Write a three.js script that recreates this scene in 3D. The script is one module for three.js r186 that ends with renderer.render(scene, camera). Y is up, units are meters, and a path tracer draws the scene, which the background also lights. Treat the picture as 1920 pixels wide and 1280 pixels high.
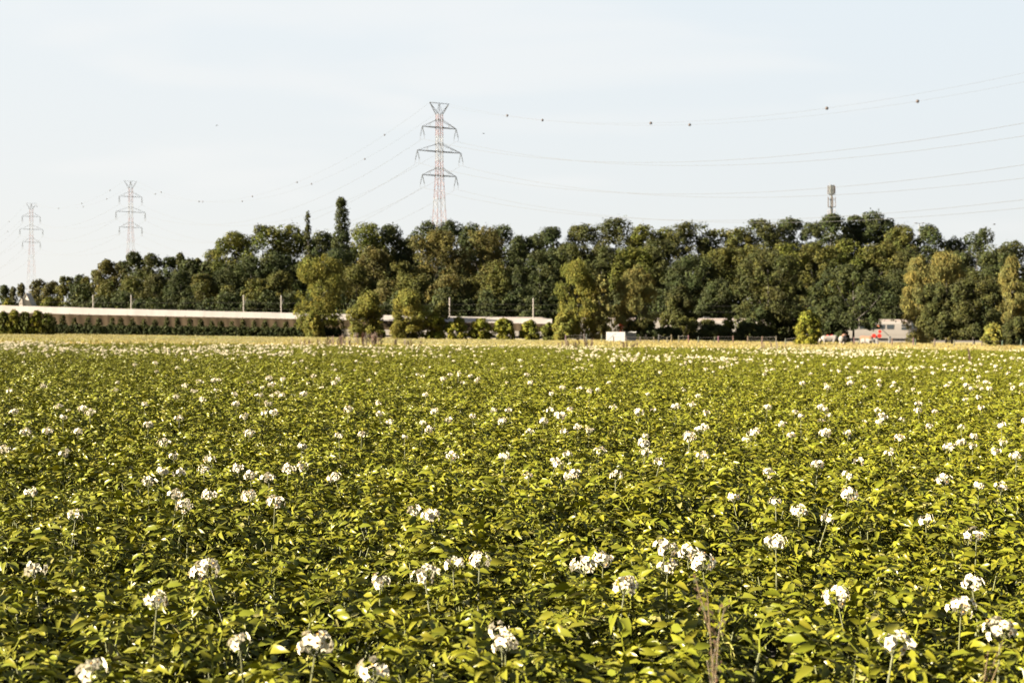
import * as THREE from 'three';
import { MarchingCubes } from 'three/addons/objects/MarchingCubes.js';

// ---------------------------------------------------------------- camera, sky, sun, exposure
const F = 640 / Math.tan(13.5 * Math.PI / 180), EYE = 1.75, HZ = 617;   // focal length and horizon row in photograph pixels
const scene = new THREE.Scene();
const camera = new THREE.PerspectiveCamera(27, 1.5, 0.1, 20000);
camera.position.set(0, EYE, 0);
camera.rotation.x = -Math.atan((640 - HZ) / F);
camera.focus = 10.5; camera.userData.fStop = 4.0;
const renderer = new THREE.WebGLRenderer({ antialias: true });
renderer.toneMapping = THREE.LinearToneMapping;
const EXPOSURE = 13.5;
renderer.toneMappingExposure = EXPOSURE;
renderer.shadowMap.enabled = true;
const SUN = new THREE.Vector3(-0.9, 0.335, 0.2).normalize();
const sun = new THREE.DirectionalLight(new THREE.Color(1, 0.885, 0.69), 5);
sun.position.copy(SUN).multiplyScalar(400).add(new THREE.Vector3(0, 0, -150));
sun.target.position.set(0, 0, -150);
sun.castShadow = true; sun.shadow.radius = 1.2;
Object.assign(sun.shadow.camera, { left: -220, right: 220, top: 220, bottom: -220, near: 1, far: 900 });
sun.shadow.mapSize.set(4096, 4096);
scene.add(sun, sun.target);

// ---------------------------------------------------------------- random numbers and noise
function rngOf(seed) { let a = seed >>> 0; return () => { a = (a + 0x6D2B79F5) | 0; let t = Math.imul(a ^ (a >>> 15), 1 | a); t = (t + Math.imul(t ^ (t >>> 7), 61 | t)) ^ t; return ((t ^ (t >>> 14)) >>> 0) / 4294967296; }; }
const hash2 = (i, j) => { let h = Math.imul(i, 374761393) ^ Math.imul(j, 668265263); h = Math.imul(h ^ (h >>> 13), 1274126177); return ((h ^ (h >>> 16)) >>> 0) / 4294967296; };
function noise2(x, y) {
  const i = Math.floor(x), j = Math.floor(y), u = x - i, v = y - j, s = u * u * (3 - 2 * u), t = v * v * (3 - 2 * v);
  return (hash2(i, j) * (1 - s) + hash2(i + 1, j) * s) * (1 - t) + (hash2(i, j + 1) * (1 - s) + hash2(i + 1, j + 1) * s) * t;
}
const fbm = (x, y, o = 4) => { let a = 0, w = 0.5, n = 0; for (let k = 0; k < o; k++) { a += w * noise2(x, y); n += w; x = x * 2.03 + 17.1; y = y * 2.03 + 9.7; w *= 0.5; } return a / n; };
const mix = (a, b, t) => a + (b - a) * t, clamp = (v, a = 0, b = 1) => Math.min(b, Math.max(a, v)), smooth = (a, b, v) => { const t = clamp((v - a) / (b - a)); return t * t * (3 - 2 * t); };

{ // the sky: pale summer evening air, warm and whiter low and towards the sun, with thin wisps
  const W = 2048, H = 1024, data = new Float32Array(W * H * 4);
  const k = 1 / EXPOSURE;
  for (let r = 0; r < H; r++) for (let c = 0; c < W; c++) {
    const el = ((r + 0.5) / H - 0.5) * Math.PI, az = ((c + 0.5) / W - 0.5) * 2 * Math.PI;
    const x = Math.cos(el) * Math.cos(az), y = Math.sin(el), z = Math.cos(el) * Math.sin(az);
    const side = -x / Math.hypot(x, z);                       // towards the sun's side of the sky
    const h = Math.max(0, y), t = 1 - Math.exp(-h / 0.13), s = 0.5 + 0.5 * side;
    let R = mix(mix(0.81, 0.985, s), mix(0.725, 0.865, s), t), G = mix(mix(0.812, 0.945, s), mix(0.845, 0.915, s), t), B = mix(mix(0.765, 0.86, s), mix(0.945, 0.95, s), t);
    const hi = smooth(0.25, 1, h); R = mix(R, 0.5, hi); G = mix(G, 0.65, hi); B = mix(B, 0.9, hi);
    // thin wisps in a high layer
    const px = x / (h + 0.12), pz = z / (h + 0.12), warp = fbm(px * 0.7 + 4, pz * 0.7, 3);
    let w = smooth(0.60, 0.82, fbm(px * 0.9 + warp * 1.6 + 11, pz * 2.1 + warp + 3, 5)) * smooth(0.03, 0.1, h) * 0.35;
    R = mix(R, 0.96, w); G = mix(G, 0.955, w); B = mix(B, 0.94, w);
    const o = (r * W + c) * 4; data[o] = R * k; data[o + 1] = G * k; data[o + 2] = B * k; data[o + 3] = 1;
  }
  const sky = new THREE.DataTexture(data, W, H, THREE.RGBAFormat, THREE.FloatType);
  sky.mapping = THREE.EquirectangularReflectionMapping; sky.magFilter = THREE.LinearFilter; sky.needsUpdate = true;
  scene.background = sky; scene.environment = sky;
}

// ---------------------------------------------------------------- helpers
const V = (x, y, z) => new THREE.Vector3(x, y, z);
const at = (px, py, d) => V((px - 960) / F * d, EYE + (HZ - py) / F * d, -d);            // a point of the photograph at a distance
const RAILZ = -270, railY = (x) => 0.12 - 0.006 * x;
const land = (x) => -0.012 * 400 * Math.tanh(x / 400);
function ground(x, z) { const b = 1 - smooth(3, 9, Math.abs(z - RAILZ)); return mix(land(x), Math.max(land(x), railY(x) - 0.3), Math.abs(x) < 400 ? b : 0); }
const fieldEdge = (x) => 95 + 0.36 * x;                                                    // distance of the far edge of the field

const names = new Map();
function numbered(n) { const k = names.get(n) ?? 0; names.set(n, k + 1); return k ? n + '_' + String(k).padStart(3, '0') : n; }
function tag(o, label, category, group, kind) { if (label) o.userData.label = label; if (category) o.userData.category = category; if (group) o.userData.group = group; if (kind) o.userData.kind = kind; return o; }
function thing(name, label, category, p = [0, 0, 0], group) { const g = new THREE.Group(); g.name = numbered(name); g.position.set(...p); scene.add(g); return tag(g, label, category, group); }
function put(o, name, parent = scene) { o.name = parent === scene ? numbered(name) : name; o.castShadow = o.receiveShadow = true; parent.add(o); return o; }

class MB {                                                                                  // collects faces with a colour each
  constructor() { this.p = []; this.c = []; this.i = []; this.col = [1, 1, 1]; }
  v(x, y, z) { this.p.push(x, y, z); this.c.push(...this.col); return this.p.length / 3 - 1; }
  tri(a, b, c) { this.i.push(a, b, c); }
  quad(a, b, c, d) { this.i.push(a, b, c, a, c, d); }
  add(geo, m) { const g = geo, p = g.attributes.position, o = this.p.length / 3, t = V(0, 0, 0); for (let k = 0; k < p.count; k++) { t.fromBufferAttribute(p, k); if (m) t.applyMatrix4(m); this.v(t.x, t.y, t.z); } if (g.index) for (let k = 0; k < g.index.count; k++) this.i.push(o + g.index.getX(k)); else for (let k = 0; k < p.count; k++) this.i.push(o + k); return this; }
  geoColored(geo, m) { const c = geo.attributes.color, o = this.c.length; this.add(geo, m); for (let k = 0; k < c.count; k++) { this.c[o + 3 * k] = c.getX(k); this.c[o + 3 * k + 1] = c.getY(k); this.c[o + 3 * k + 2] = c.getZ(k); } return this; }
  box(cx, cy, cz, sx, sy, sz, turn = 0) { const m = new THREE.Matrix4().makeRotationY(turn).setPosition(cx, cy, cz); return this.add(new THREE.BoxGeometry(sx, sy, sz), m); }
  beam(a, b, r, r2 = r, n = 4) {
    const d = b.clone().sub(a), u = Math.abs(d.y) > 0.9 * d.length() ? V(1, 0, 0) : V(0, 1, 0), s = d.clone().cross(u).normalize(), t = s.clone().cross(d).normalize(), o = this.p.length / 3;
    for (const [q, rr] of [[a, r], [b, r2]]) for (let k = 0; k < n; k++) { const an = (k + 0.5) / n * 2 * Math.PI, e = q.clone().addScaledVector(s, rr * Math.cos(an)).addScaledVector(t, rr * Math.sin(an)); this.v(e.x, e.y, e.z); }
    for (let k = 0; k < n; k++) { const l = (k + 1) % n; this.quad(o + k, o + l, o + n + l, o + n + k); }
    for (let k = 1; k < n - 1; k++) { this.tri(o, o + k + 1, o + k); this.tri(o + n, o + n + k, o + n + k + 1); }
    return this;
  }
  tube(pts, r, n = 4, r2 = r) { for (let k = 0; k + 1 < pts.length; k++) this.beam(pts[k], pts[k + 1], mix(r, r2, k / (pts.length - 1)), mix(r, r2, (k + 1) / (pts.length - 1)), n); return this; }
  geo(flat = true) {
    let g = new THREE.BufferGeometry();
    g.setAttribute('position', new THREE.BufferAttribute(new Float32Array(this.p), 3));
    g.setAttribute('color', new THREE.BufferAttribute(new Float32Array(this.c), 3));
    g.setIndex(new THREE.BufferAttribute(new Uint32Array(this.i), 1));
    if (flat) g = g.toNonIndexed();
    g.computeVertexNormals();
    return g;
  }
  build(name, mat, parent, flat = true) { return put(new THREE.Mesh(this.geo(flat), mat), name, parent); }
}
const rgb = (r, g, b) => new THREE.Color().setRGB(r, g, b);
const std = (o) => new THREE.MeshStandardMaterial({ vertexColors: true, roughness: 0.8, color: rgb(0.28, 0.28, 0.28), ...o });
const phys = (o) => new THREE.MeshPhysicalMaterial({ vertexColors: true, side: THREE.DoubleSide, ...o });
const M = {
  plain: std({ roughness: 0.75 }), steel: std({ roughness: 0.55, metalness: 0.2 }), paint: std({ roughness: 0.35 }), bark: std({ roughness: 0.95 }),
  wire: std({ roughness: 1 }), glass: new THREE.MeshStandardMaterial({ color: rgb(0.02, 0.025, 0.03), roughness: 0.12 }),
  crown: phys({ color: rgb(0.36, 0.335, 0.25), roughness: 1, transmission: 0.2, thickness: 0, specularIntensity: 0.2 }),
  potato: phys({ color: rgb(0.335, 0.325, 0.15), roughness: 0.96, transmission: 0.1, thickness: 0, specularIntensity: 0.12, clearcoat: 0.14, clearcoatRoughness: 0.3 }),
  blossom: phys({ color: rgb(0.37, 0.36, 0.345), roughness: 0.95, transmission: 0.25, thickness: 0 }),
  straw: phys({ color: rgb(0.29, 0.285, 0.225), roughness: 1, transmission: 0.25, thickness: 0 }),
  net: phys({ color: rgb(0.22, 0.22, 0.225), specularIntensity: 0, roughness: 0.95, transmission: 0.35, thickness: 0 }),
};

// ---------------------------------------------------------------- ground, field soil, meadow
{
  // colour of what grows or lies there, in patches with a grain
  const S = 1024, dat = new Uint8Array(S * S * 4), q = (v) => Math.round(255 * (v <= 0.0031308 ? v * 12.92 : 1.055 * Math.pow(v, 1 / 2.4) - 0.055));
  const per = (x, y, f, o) => { // tileable noise
    const a = fbm(x * f, y * f, o), b = fbm((x - 1) * f, y * f, o), c = fbm(x * f, (y - 1) * f, o), d = fbm((x - 1) * f, (y - 1) * f, o);
    return (a * (1 - x) + b * x) * (1 - y) + (c * (1 - x) + d * x) * y;
  };
  for (let r = 0; r < S; r++) for (let c = 0; c < S; c++) {
    const u = c / S, v = r / S, a = per(u, v, 5, 3), b = per(u, v, 60, 2), o = (r * S + c) * 4, k = 0.7 + 0.6 * b + 0.5 * (a - 0.5);
    dat[o] = q(clamp(0.30 * k)); dat[o + 1] = q(clamp((0.225 + 0.04 * (a - 0.5)) * k)); dat[o + 2] = q(clamp(0.02 * k)); dat[o + 3] = 255;
  }
  const tex = new THREE.DataTexture(dat, S, S); tex.colorSpace = THREE.SRGBColorSpace; tex.wrapS = tex.wrapT = THREE.RepeatWrapping; tex.magFilter = THREE.LinearFilter; tex.needsUpdate = true;
  // one sheet to the horizon, finer near the railway
  const xs = [], zs = [];
  for (const e of [-8000, -3000, -1200, -600]) xs.push(e);
  for (let x = -400; x <= 400; x += 10) xs.push(x);
  for (const e of [600, 1200, 3000, 8000]) xs.push(e);
  for (const e of [400, 100, 40]) zs.push(e);
  for (let z = 20; z > -250; z -= 10) zs.push(z);
  for (let z = -255; z >= -285; z -= 1.5) zs.push(z);
  for (const e of [-300, -330, -380, -450, -600, -900, -1500, -3000, -9000]) zs.push(e);
  const pos = [], uv = [], idx = [];
  for (const z of zs) for (const x of xs) { pos.push(x, ground(x, z), z); uv.push(x / 24, z / 24); }
  for (let j = 0; j + 1 < zs.length; j++) for (let i = 0; i + 1 < xs.length; i++) { const a = j * xs.length + i, b = a + xs.length; idx.push(a, a + 1, b + 1, a, b + 1, b); }
  const g = new THREE.BufferGeometry(); g.setAttribute('position', new THREE.Float32BufferAttribute(pos, 3)); g.setAttribute('uv', new THREE.Float32BufferAttribute(uv, 2)); g.setIndex(idx); g.computeVertexNormals();
  tag(put(new THREE.Mesh(g, new THREE.MeshStandardMaterial({ map: tex, color: rgb(0.285, 0.275, 0.22), roughness: 1 })), 'ground'), 'yellow dry meadow ground around the field', 'ground', null, 'structure');

  // the soil of the field, ridged along the rows
  const f = new MB(), nx = 160, nz = 300; f.col = [0.055, 0.04, 0.025];
  const id = [];
  for (let j = 0; j <= nz; j++) for (let i = 0; i <= nx; i++) {
    const x = mix(-75, 85, i / nx), d = mix(-6, fieldEdge(x) + 0.2, j / nz), n = noise2(x * 3, d * 3), k = 0.7 + 0.6 * noise2(x * 9, d * 9);
    f.col = [0.055 * k, 0.042 * k, 0.026 * k];
    id.push(f.v(x, land(x) + 0.02 + 0.05 * n, -d));
  }
  for (let j = 0; j < nz; j++) for (let i = 0; i < nx; i++) { const a = j * (nx + 1) + i; f.quad(a, a + 1, a + nx + 2, a + nx + 1); }
  tag(f.build('field_soil', M.bark, scene, false), 'dark soil of the potato field', 'soil', null, 'structure');
}
{ // railway: two rails on sleepers' ballast along the low bank
  const m = new MB(); m.col = [0.12, 0.1, 0.085];
  for (let x = -150; x < 150; x += 10) { const a = railY(x), b = railY(x + 10); const o = [m.v(x, a - 0.29, RAILZ + 3), m.v(x + 10, b - 0.29, RAILZ + 3), m.v(x + 10, b - 0.1, RAILZ + 1.8), m.v(x, a - 0.1, RAILZ + 1.8), m.v(x + 10, b - 0.1, RAILZ - 1.8), m.v(x, a - 0.1, RAILZ - 1.8)]; m.quad(o[0], o[1], o[2], o[3]); m.quad(o[3], o[2], o[4], o[5]); }
  const t = m.build('railway_bank', M.bark, scene); tag(t, 'gravel bank of the railway behind the hedges', 'railway', null, 'structure');
  const r = new MB(); r.col = [0.2, 0.15, 0.12];
  for (const s of [-0.72, 0.72]) r.beam(V(-150, railY(-150) - 0.02, RAILZ + s), V(150, railY(150) - 0.02, RAILZ + s), 0.08);
  r.build('rail', M.steel, t);
}

// ---------------------------------------------------------------- foliage of trees and bushes
const KIND = { // leaf colours
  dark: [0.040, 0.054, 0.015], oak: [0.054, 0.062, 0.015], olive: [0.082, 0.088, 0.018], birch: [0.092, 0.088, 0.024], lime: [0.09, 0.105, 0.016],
  willow: [0.205, 0.197, 0.072], sallow: [0.182, 0.185, 0.04], bright: [0.19, 0.2, 0.024], far: [0.075, 0.075, 0.024], brown: [0.12, 0.094, 0.03],
};
// leaves through the volume of a crown made of many uneven clumps; w half width, h crown height, px size of a photograph pixel there
function crownGeo(rng, w, h, px, o) {
  const style = o.style ?? 'round', clumps = [], depth = o.deep ?? w;
  const shape = (t) => style === 'column' ? Math.pow(Math.sin(Math.PI * clamp(0.06 + t * 0.94)), 0.55) * (1 - 0.45 * t) : style === 'cone' ? (1 - t) * 0.95 + 0.1 : style === 'wood' ? Math.pow(clamp(1 - Math.pow(t, 3.6)), 0.5) : style === 'bush' ? Math.pow(clamp(1 - Math.pow(t, 2.4)), 0.5) * (0.82 + 0.18 * Math.sin(Math.PI * t)) : Math.pow(clamp(1 - Math.pow(Math.abs(2 * t - 0.8) / 1.2, 2.6)), 0.5);
  const R = clamp(Math.min(w, h * 0.5) * (style === 'column' ? 0.45 : style === 'wood' ? 0.27 : 0.3), 2.6 * px, 13 * px);
  const nb = Math.round(clamp(2.4 * w * h / (R * R), 14, 130));
  for (let k = 0; k < nb; k++) {
    const t = rng(), a = rng() * 2 * Math.PI, rr = shape(t) * Math.pow(rng(), 0.4), big = rng() < 0.35, r = R * (big ? 0.8 + 0.5 * rng() : 0.38 + 0.3 * rng());
    const lim = Math.max(0, 1 - 0.55 * r / w);
    clumps.push([Math.cos(a) * rr * w * lim + (o.lean ?? 0) * t * h, clamp(t * h, r * 0.6, Math.max(r * 0.6, h - r * (big ? 0.9 : rng() * 0.9))), Math.sin(a) * rr * depth * lim, r, 0.8 + 0.4 * rng(), rng()]);
  }
  const N = Math.round(clamp((o.dense ?? 1) * 0.72 * (2 * w / px) * (h / px), 300, 10500));
  const cum = []; let sum = 0; for (const c of clumps) cum.push(sum += c[3] * c[3]);
  const P = new Float32Array(N * 12), C = new Float32Array(N * 12), I = new Uint32Array(N * 6), col = KIND[o.kind];
  const n = V(0, 0, 0), u = V(0, 0, 0), s = V(0, 0, 0);
  let made = 0;
  for (let tries = 0; made < N && tries < N * 6; tries++) {
    const pick = rng() * sum; let lo = 0, hi = nb - 1; while (lo < hi) { const m = (lo + hi) >> 1; if (cum[m] < pick) lo = m + 1; else hi = m; }
    const c = clumps[lo], cz = rng() * 2 - 1, a = rng() * 2 * Math.PI, sr = Math.sqrt(1 - cz * cz), inner = rng() < (o.core ?? 0.14);
    n.set(sr * Math.cos(a), cz, sr * Math.sin(a));
    const rad = c[3] * (inner ? 0.3 + 0.4 * rng() : 0.72 + 0.36 * rng() + (rng() < 0.1 ? 0.45 * rng() : 0));
    const x = c[0] + n.x * rad, y = c[1] + n.y * rad * (n.y > 0 ? 1.15 : 0.8), z = c[2] + n.z * rad;
    if (style === 'wood' && y < 0.42 * h && rng() > 0.45) continue;
    if (y < -0.15 * h || y < (o.floor ?? -1e9)) continue;
    let buried = false;
    for (let k = 0; k < nb; k += 1) { const e = clumps[k], dx = x - e[0], dy = y - e[1], dz = z - e[2]; if (dx * dx + dy * dy + dz * dz < 0.42 * e[3] * e[3]) { buried = true; break; } }
    if (buried && rng() > 0.08) continue;
    const L = (o.leaf ?? 3.9) * px * (0.6 + 0.8 * rng()) * (inner || buried ? (o.core ? 2.3 : 1.6) : 1), Wd = L * (o.slim ?? 0.62);
    if (o.hang) { n.y *= 0.3; n.normalize(); u.set(n.x * 0.25 + (rng() - 0.5) * 0.5, -0.75 - 0.3 * rng(), n.z * 0.25 + (rng() - 0.5) * 0.5); }
    else u.set(rng() - 0.5, rng() - 0.5, rng() - 0.5);
    n.x += (rng() - 0.5) * 1.1; n.y += (rng() - 0.5) * 1.1; n.z += (rng() - 0.5) * 1.1; n.normalize();
    s.crossVectors(n, u).normalize(); u.crossVectors(s, n).normalize();
    const b = made * 12, k = made * 4, bend = 0.16 * L;
    P.set([x - u.x * L / 2, y - u.y * L / 2, z - u.z * L / 2, x + s.x * Wd / 2 + n.x * bend, y + s.y * Wd / 2 + n.y * bend, z + s.z * Wd / 2 + n.z * bend, x + u.x * L / 2, y + u.y * L / 2, z + u.z * L / 2, x - s.x * Wd / 2 + n.x * bend, y - s.y * Wd / 2 + n.y * bend, z - s.z * Wd / 2 + n.z * bend], b);
    const g = c[4] * (0.72 + 0.56 * rng()), yel = (c[5] - 0.5) * 0.22 + (rng() - 0.5) * 0.22;
    for (let m = 0; m < 4; m++) C.set([col[0] * g * (1 + yel), col[1] * g, col[2] * g * (1 - yel)], b + 3 * m);
    I.set([k, k + 1, k + 2, k, k + 2, k + 3], made * 6); made++;
  }
  const g = new THREE.BufferGeometry();
  g.setAttribute('position', new THREE.BufferAttribute(P.slice(0, made * 12), 3)); g.setAttribute('color', new THREE.BufferAttribute(C.slice(0, made * 12), 3)); g.setIndex(new THREE.BufferAttribute(I.slice(0, made * 6), 1));
  const q = g.toNonIndexed(); q.computeVertexNormals(); return q;
}
function trunkGeo(rng, w, h, base, bark) {
  const m = new MB(), r = clamp(h * 0.018, 0.05, 0.42); m.col = bark;
  const bend = (t) => V(Math.sin(t * 3 + rng() * 0.3) * r * 0.5, t * h * 0.8, Math.cos(t * 4) * r * 0.4);
  const pts = [0, 0.12, 0.3, 0.55, 0.8, 1].map(bend); pts[0].set(0, -0.3, 0);
  m.beam(pts[0], V(pts[0].x, 0.25, 0), r * 1.5, r, 7); m.tube(pts, r, 7, r * 0.2);
  for (let k = 0; k < 6; k++) { const t = mix(base, 0.75, rng()), a = rng() * 2 * Math.PI, p = V(0, t * h * 0.8, 0), q = V(Math.cos(a) * w * 0.6, t * h * 0.8 + w * (0.35 + 0.4 * rng()), Math.sin(a) * w * 0.6); m.tube([p, p.clone().lerp(q, 0.5).add(V(0, -0.06 * w, 0)), q], r * 0.45, 5, r * 0.12); }
  return m.geo();
}
let treeSeed = 100;
// name, [middle, top, half width] in photograph pixels, distance, kind, label; o.base share of the height left bare
function tree(name, [cx, top, hw], d, kind, label, category, o = {}) {
  const rng = rngOf(treeSeed++ * 7919), px = d / F, x = (cx - 960) * px, gy = ground(x, -d), h = EYE + (HZ - top) * px - gy, w = hw * px, base = o.base ?? 0.1;
  const t = thing(name, label, category, [x, gy, -d], o.group);
  const c = put(new THREE.Mesh(crownGeo(rng, w, h * (1 - base), px, { kind, floor: -base * h + 0.1, ...o }), M.crown), 'crown', t); c.position.y = base * h;
  const k = put(new THREE.Mesh(trunkGeo(rng, w, h, base, o.bark ?? [0.05, 0.04, 0.03]), M.bark), 'trunk', t); if (o.trunkAt !== undefined) k.position.x = o.trunkAt * px;
  return t;
}
// --- the wood, back to front
const WD = 'tree', G1 = 'trees of the wood behind the railway';
const W = (p, d, kind, label, o = {}) => tree(o.name ?? 'woodland_tree', p, d, kind, label, WD, { group: G1, base: 0.06, ...o });
[ // far trees at the low end of the wood
  [[8, 536, 15], 420, 'dark', 'dark low tree at the picture edge beyond the pale gable'], [[24, 540, 10], 430, 'far', 'thin grey tree beside the pale pointed gable'],
  [[40, 533, 13], 440, 'far', 'grey tree standing right behind the pale pointed gable'], [[72, 524, 16], 420, 'far', 'grey pointed tree at the foot of the farthest pylon'],
  [[97, 528, 18], 410, 'far', 'rounded grey tree just past the farthest pylon'], [[124, 519, 18], 400, 'olive', 'olive tree where the skyline starts to climb'],
  [[149, 517, 17], 390, 'dark', 'dark spiky conifer on the rising skyline'], [[174, 508, 20], 380, 'olive', 'olive tree above the first railway mast'],
  [[200, 490, 21], 365, 'birch', 'brownish pointed tree rising over its neighbours left of second pylon'], [[226, 494, 20], 370, 'far', 'feathery tree right before the second pylon base'],
  [[251, 474, 22], 355, 'dark', 'dark tree hiding the foot of the second pylon'], [[284, 478, 22], 350, 'oak', 'dark green tree next to the second pylon foot'],
  [[316, 484, 20], 350, 'dark', 'dark tree with sky showing through its top'], [[338, 476, 15], 345, 'oak', 'narrow tree at the notch in the skyline'],
  [[371, 488, 24], 345, 'olive', 'low olive tree filling the skyline notch'], [[402, 470, 22], 340, 'olive', 'olive tree at the start of the high wood'],
].forEach(([p, d, k, l]) => W([p[0], p[1], p[2] * 1.4], d, k, l, { style: p[2] < 16 ? 'cone' : 'wood' }));
[ // high wood along the skyline
  [[442, 440, 34], 335, 'lime', 'yellow green tree at the shoulder of the high wood'], [[492, 428, 44], 338, 'lime', 'broad yellow green tree left of thin spire'], [[545, 426, 36], 342, 'lime', 'sunlit green crown touching the thin spire tree'],
  [[603, 440, 32], 340, 'dark', 'dark crown between thin spire and tall poplar'], [[690, 421, 36], 338, 'lime', 'sunlit rounded crown right of the tall poplar'], [[728, 428, 25], 340, 'dark', 'dark ragged crown sloping down to skyline gap'],
  [[758, 454, 28], 345, 'oak', 'low green crown in the skyline gap'], [[800, 420, 36], 352, 'dark', 'near black crown at the left foot of the tall pylon'], [[848, 420, 32], 350, 'dark', 'near black crown at the right foot of the tall pylon'],
  [[893, 424, 34], 345, 'dark', 'dark crown behind the second brownish birch'], [[935, 428, 32], 345, 'dark', 'dark pointed crown past the brownish birches'], [[972, 448, 28], 340, 'dark', 'low dark crown at the dip beyond the birches'],
  [[1036, 431, 34], 335, 'dark', 'dark lumpy crown right after the skyline dip'], [[1003, 446, 24], 342, 'dark', 'small dark crown within the skyline dip'], [[1095, 428, 36], 335, 'oak', 'spiky green crown left of the highest middle crown'],
  [[1155, 414, 40], 335, 'oak', 'highest crown in the middle of the wood'], [[1202, 428, 30], 332, 'lime', 'green crown leaning out from the highest middle crown'], [[1247, 432, 28], 335, 'lime', 'flat topped light green crown on skyline'],
  [[1292, 423, 38], 332, 'oak', 'rounded green crown standing over flat topped neighbour'], [[1345, 434, 30], 335, 'olive', 'olive crown in a shallow skyline dip'], [[1386, 430, 32], 332, 'olive', 'brown tinged crown before the broad dark crown'],
  [[1430, 414, 40], 335, 'oak', 'broad dark crown left of the phone mast'], [[1478, 414, 32], 338, 'dark', 'dark twin crown closest to the gap before the mast'], [[1524, 422, 22], 335, 'dark', 'thin dark crown left under the phone mast'],
  [[1562, 407, 30], 332, 'dark', 'dark spiky crown right below the phone mast'], [[1600, 410, 26], 335, 'dark', 'dark spiky crown just past the phone mast'], [[1633, 401, 24], 335, 'dark', 'tallest dark pointed crown past the phone mast'],
  [[1664, 416, 22], 335, 'dark', 'dark pointed crown with gaps before the brownish tree'], [[1688, 428, 20], 330, 'olive', 'olive brown crown on the skyline near the twin lamp'], [[1736, 428, 22], 328, 'dark', 'dark sparse crown under the twin armed lamp'],
  [[1785, 452, 34], 330, 'oak', 'green crown beside the big dome shaped crown'], [[1832, 435, 50], 325, 'dark', 'big dome shaped dark crown on the skyline'], [[1902, 458, 36], 330, 'oak', 'green crown at the far end of skyline by picture edge'],
].forEach(([p, d, k, l], i) => W([p[0], p[1] - 2, Math.max(44, p[2] * 1.6)], d, k, l, { dense: 0.8, style: 'wood' }));
W([640, 373, 21], 328, 'dark', 'tall dark columnar poplar standing above the wood', { name: 'poplar', style: 'column', base: 0.03, dense: 1.2 });
W([577, 397, 11], 330, 'oak', 'thin spindly spire tree with bare tip beside the poplar', { name: 'spire_tree', style: 'cone', base: 0.5, dense: 0.55 });
[ // second and third rows
  [[160, 538, 20], 340, 'olive', 'low olive tree behind the first railway mast'], [[205, 530, 24], 330, 'olive', 'olive tree between the first two railway masts'], [[248, 522, 22], 325, 'olive', 'olive tree behind the second railway mast'],
  [[292, 518, 24], 322, 'oak', 'green tree past the second railway mast'], [[338, 512, 24], 318, 'dark', 'dark hollow tree below the skyline notch'], [[382, 518, 24], 315, 'olive', 'yellowish tree below the shoulder of the wood'],
  [[426, 500, 32], 318, 'dark', 'dark tree under the shoulder crown'], [[470, 486, 36], 318, 'dark', 'deep green tree left of third railway mast'], [[520, 480, 36], 318, 'dark', 'deep green tree above the fourth railway mast'], [[572, 490, 32], 318, 'dark', 'dark tree behind the big pale roadside tree'],
  [[432, 540, 22], 300, 'olive', 'low olive tree left of the third railway mast'], [[480, 528, 26], 298, 'olive', 'low olive tree between third and fourth masts'], [[527, 512, 24], 298, 'olive', 'pointed olive tree behind the fourth mast'],
  [[640, 470, 34], 315, 'dark', 'dark crown at the foot of the tall poplar'], [[700, 472, 40], 308, 'birch', 'brownish tree below the sunlit crown by poplar'], [[748, 496, 36], 306, 'olive', 'olive tree below the skyline gap'], [[668, 505, 34], 300, 'olive', 'olive tree over the round roadside bush'],
  [[722, 530, 30], 296, 'birch', 'brownish small tree between two roadside bushes'], [[818, 438, 52], 310, 'birch', 'large brownish birch below the tall pylon'], [[905, 430, 44], 312, 'birch', 'second brownish birch right of the pylon'], [[775, 520, 34], 296, 'olive', 'olive tree above the second roadside bush'],
  [[840, 520, 36], 294, 'birch', 'brownish tree under the large birch'], [[895, 520, 34], 294, 'olive', 'olive tree under the second birch'], [[935, 492, 28], 292, 'olive', 'light pointed tree above the train roof'], [[975, 540, 26], 290, 'dark', 'small dark tree above the train nose'],
  [[1012, 478, 48], 308, 'dark', 'dark mass of a tree above the train nose'], [[1070, 462, 44], 312, 'oak', 'green tree behind the feathery roadside pair'], [[1128, 466, 42], 308, 'oak', 'green tree between the feathery tree and willow'], [[1185, 468, 40], 306, 'lime', 'light green tree behind the pale willow'],
  [[1235, 454, 48], 308, 'oak', 'large rounded tree right above the pale willow'], [[1292, 486, 44], 302, 'dark', 'very dark tree over the carriage gap'], [[1352, 470, 44], 306, 'olive', 'olive tree right of the dark hollow over the train'], [[1410, 466, 42], 306, 'olive', 'olive tree behind the broad roadside oak'],
  [[1345, 530, 34], 290, 'dark', 'low dark tree above the train roof hatch'], [[1475, 462, 40], 308, 'lime', 'sunlit tree behind the broad roadside oak'], [[1530, 458, 44], 306, 'olive', 'olive tree below the phone mast'], [[1590, 456, 44], 308, 'lime', 'sunlit leafy tree behind the great dark oak'],
  [[1652, 462, 44], 306, 'olive', 'olive tree behind the right half of the great oak'], [[1708, 470, 38], 302, 'oak', 'green tree behind the pale right hand willows'], [[1690, 510, 34], 295, 'dark', 'dark tree between great oak and pale willows'], [[1780, 486, 36], 300, 'oak', 'green tree under the dome shaped crown'], [[1870, 478, 44], 300, 'dark', 'dark tree behind the willow at the picture edge'],
].forEach(([p, d, k, l]) => W([p[0], p[1] - 2, p[2] * 1.4], d, k, l, { base: 0.03, style: 'wood', dense: 0.9 }));
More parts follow.
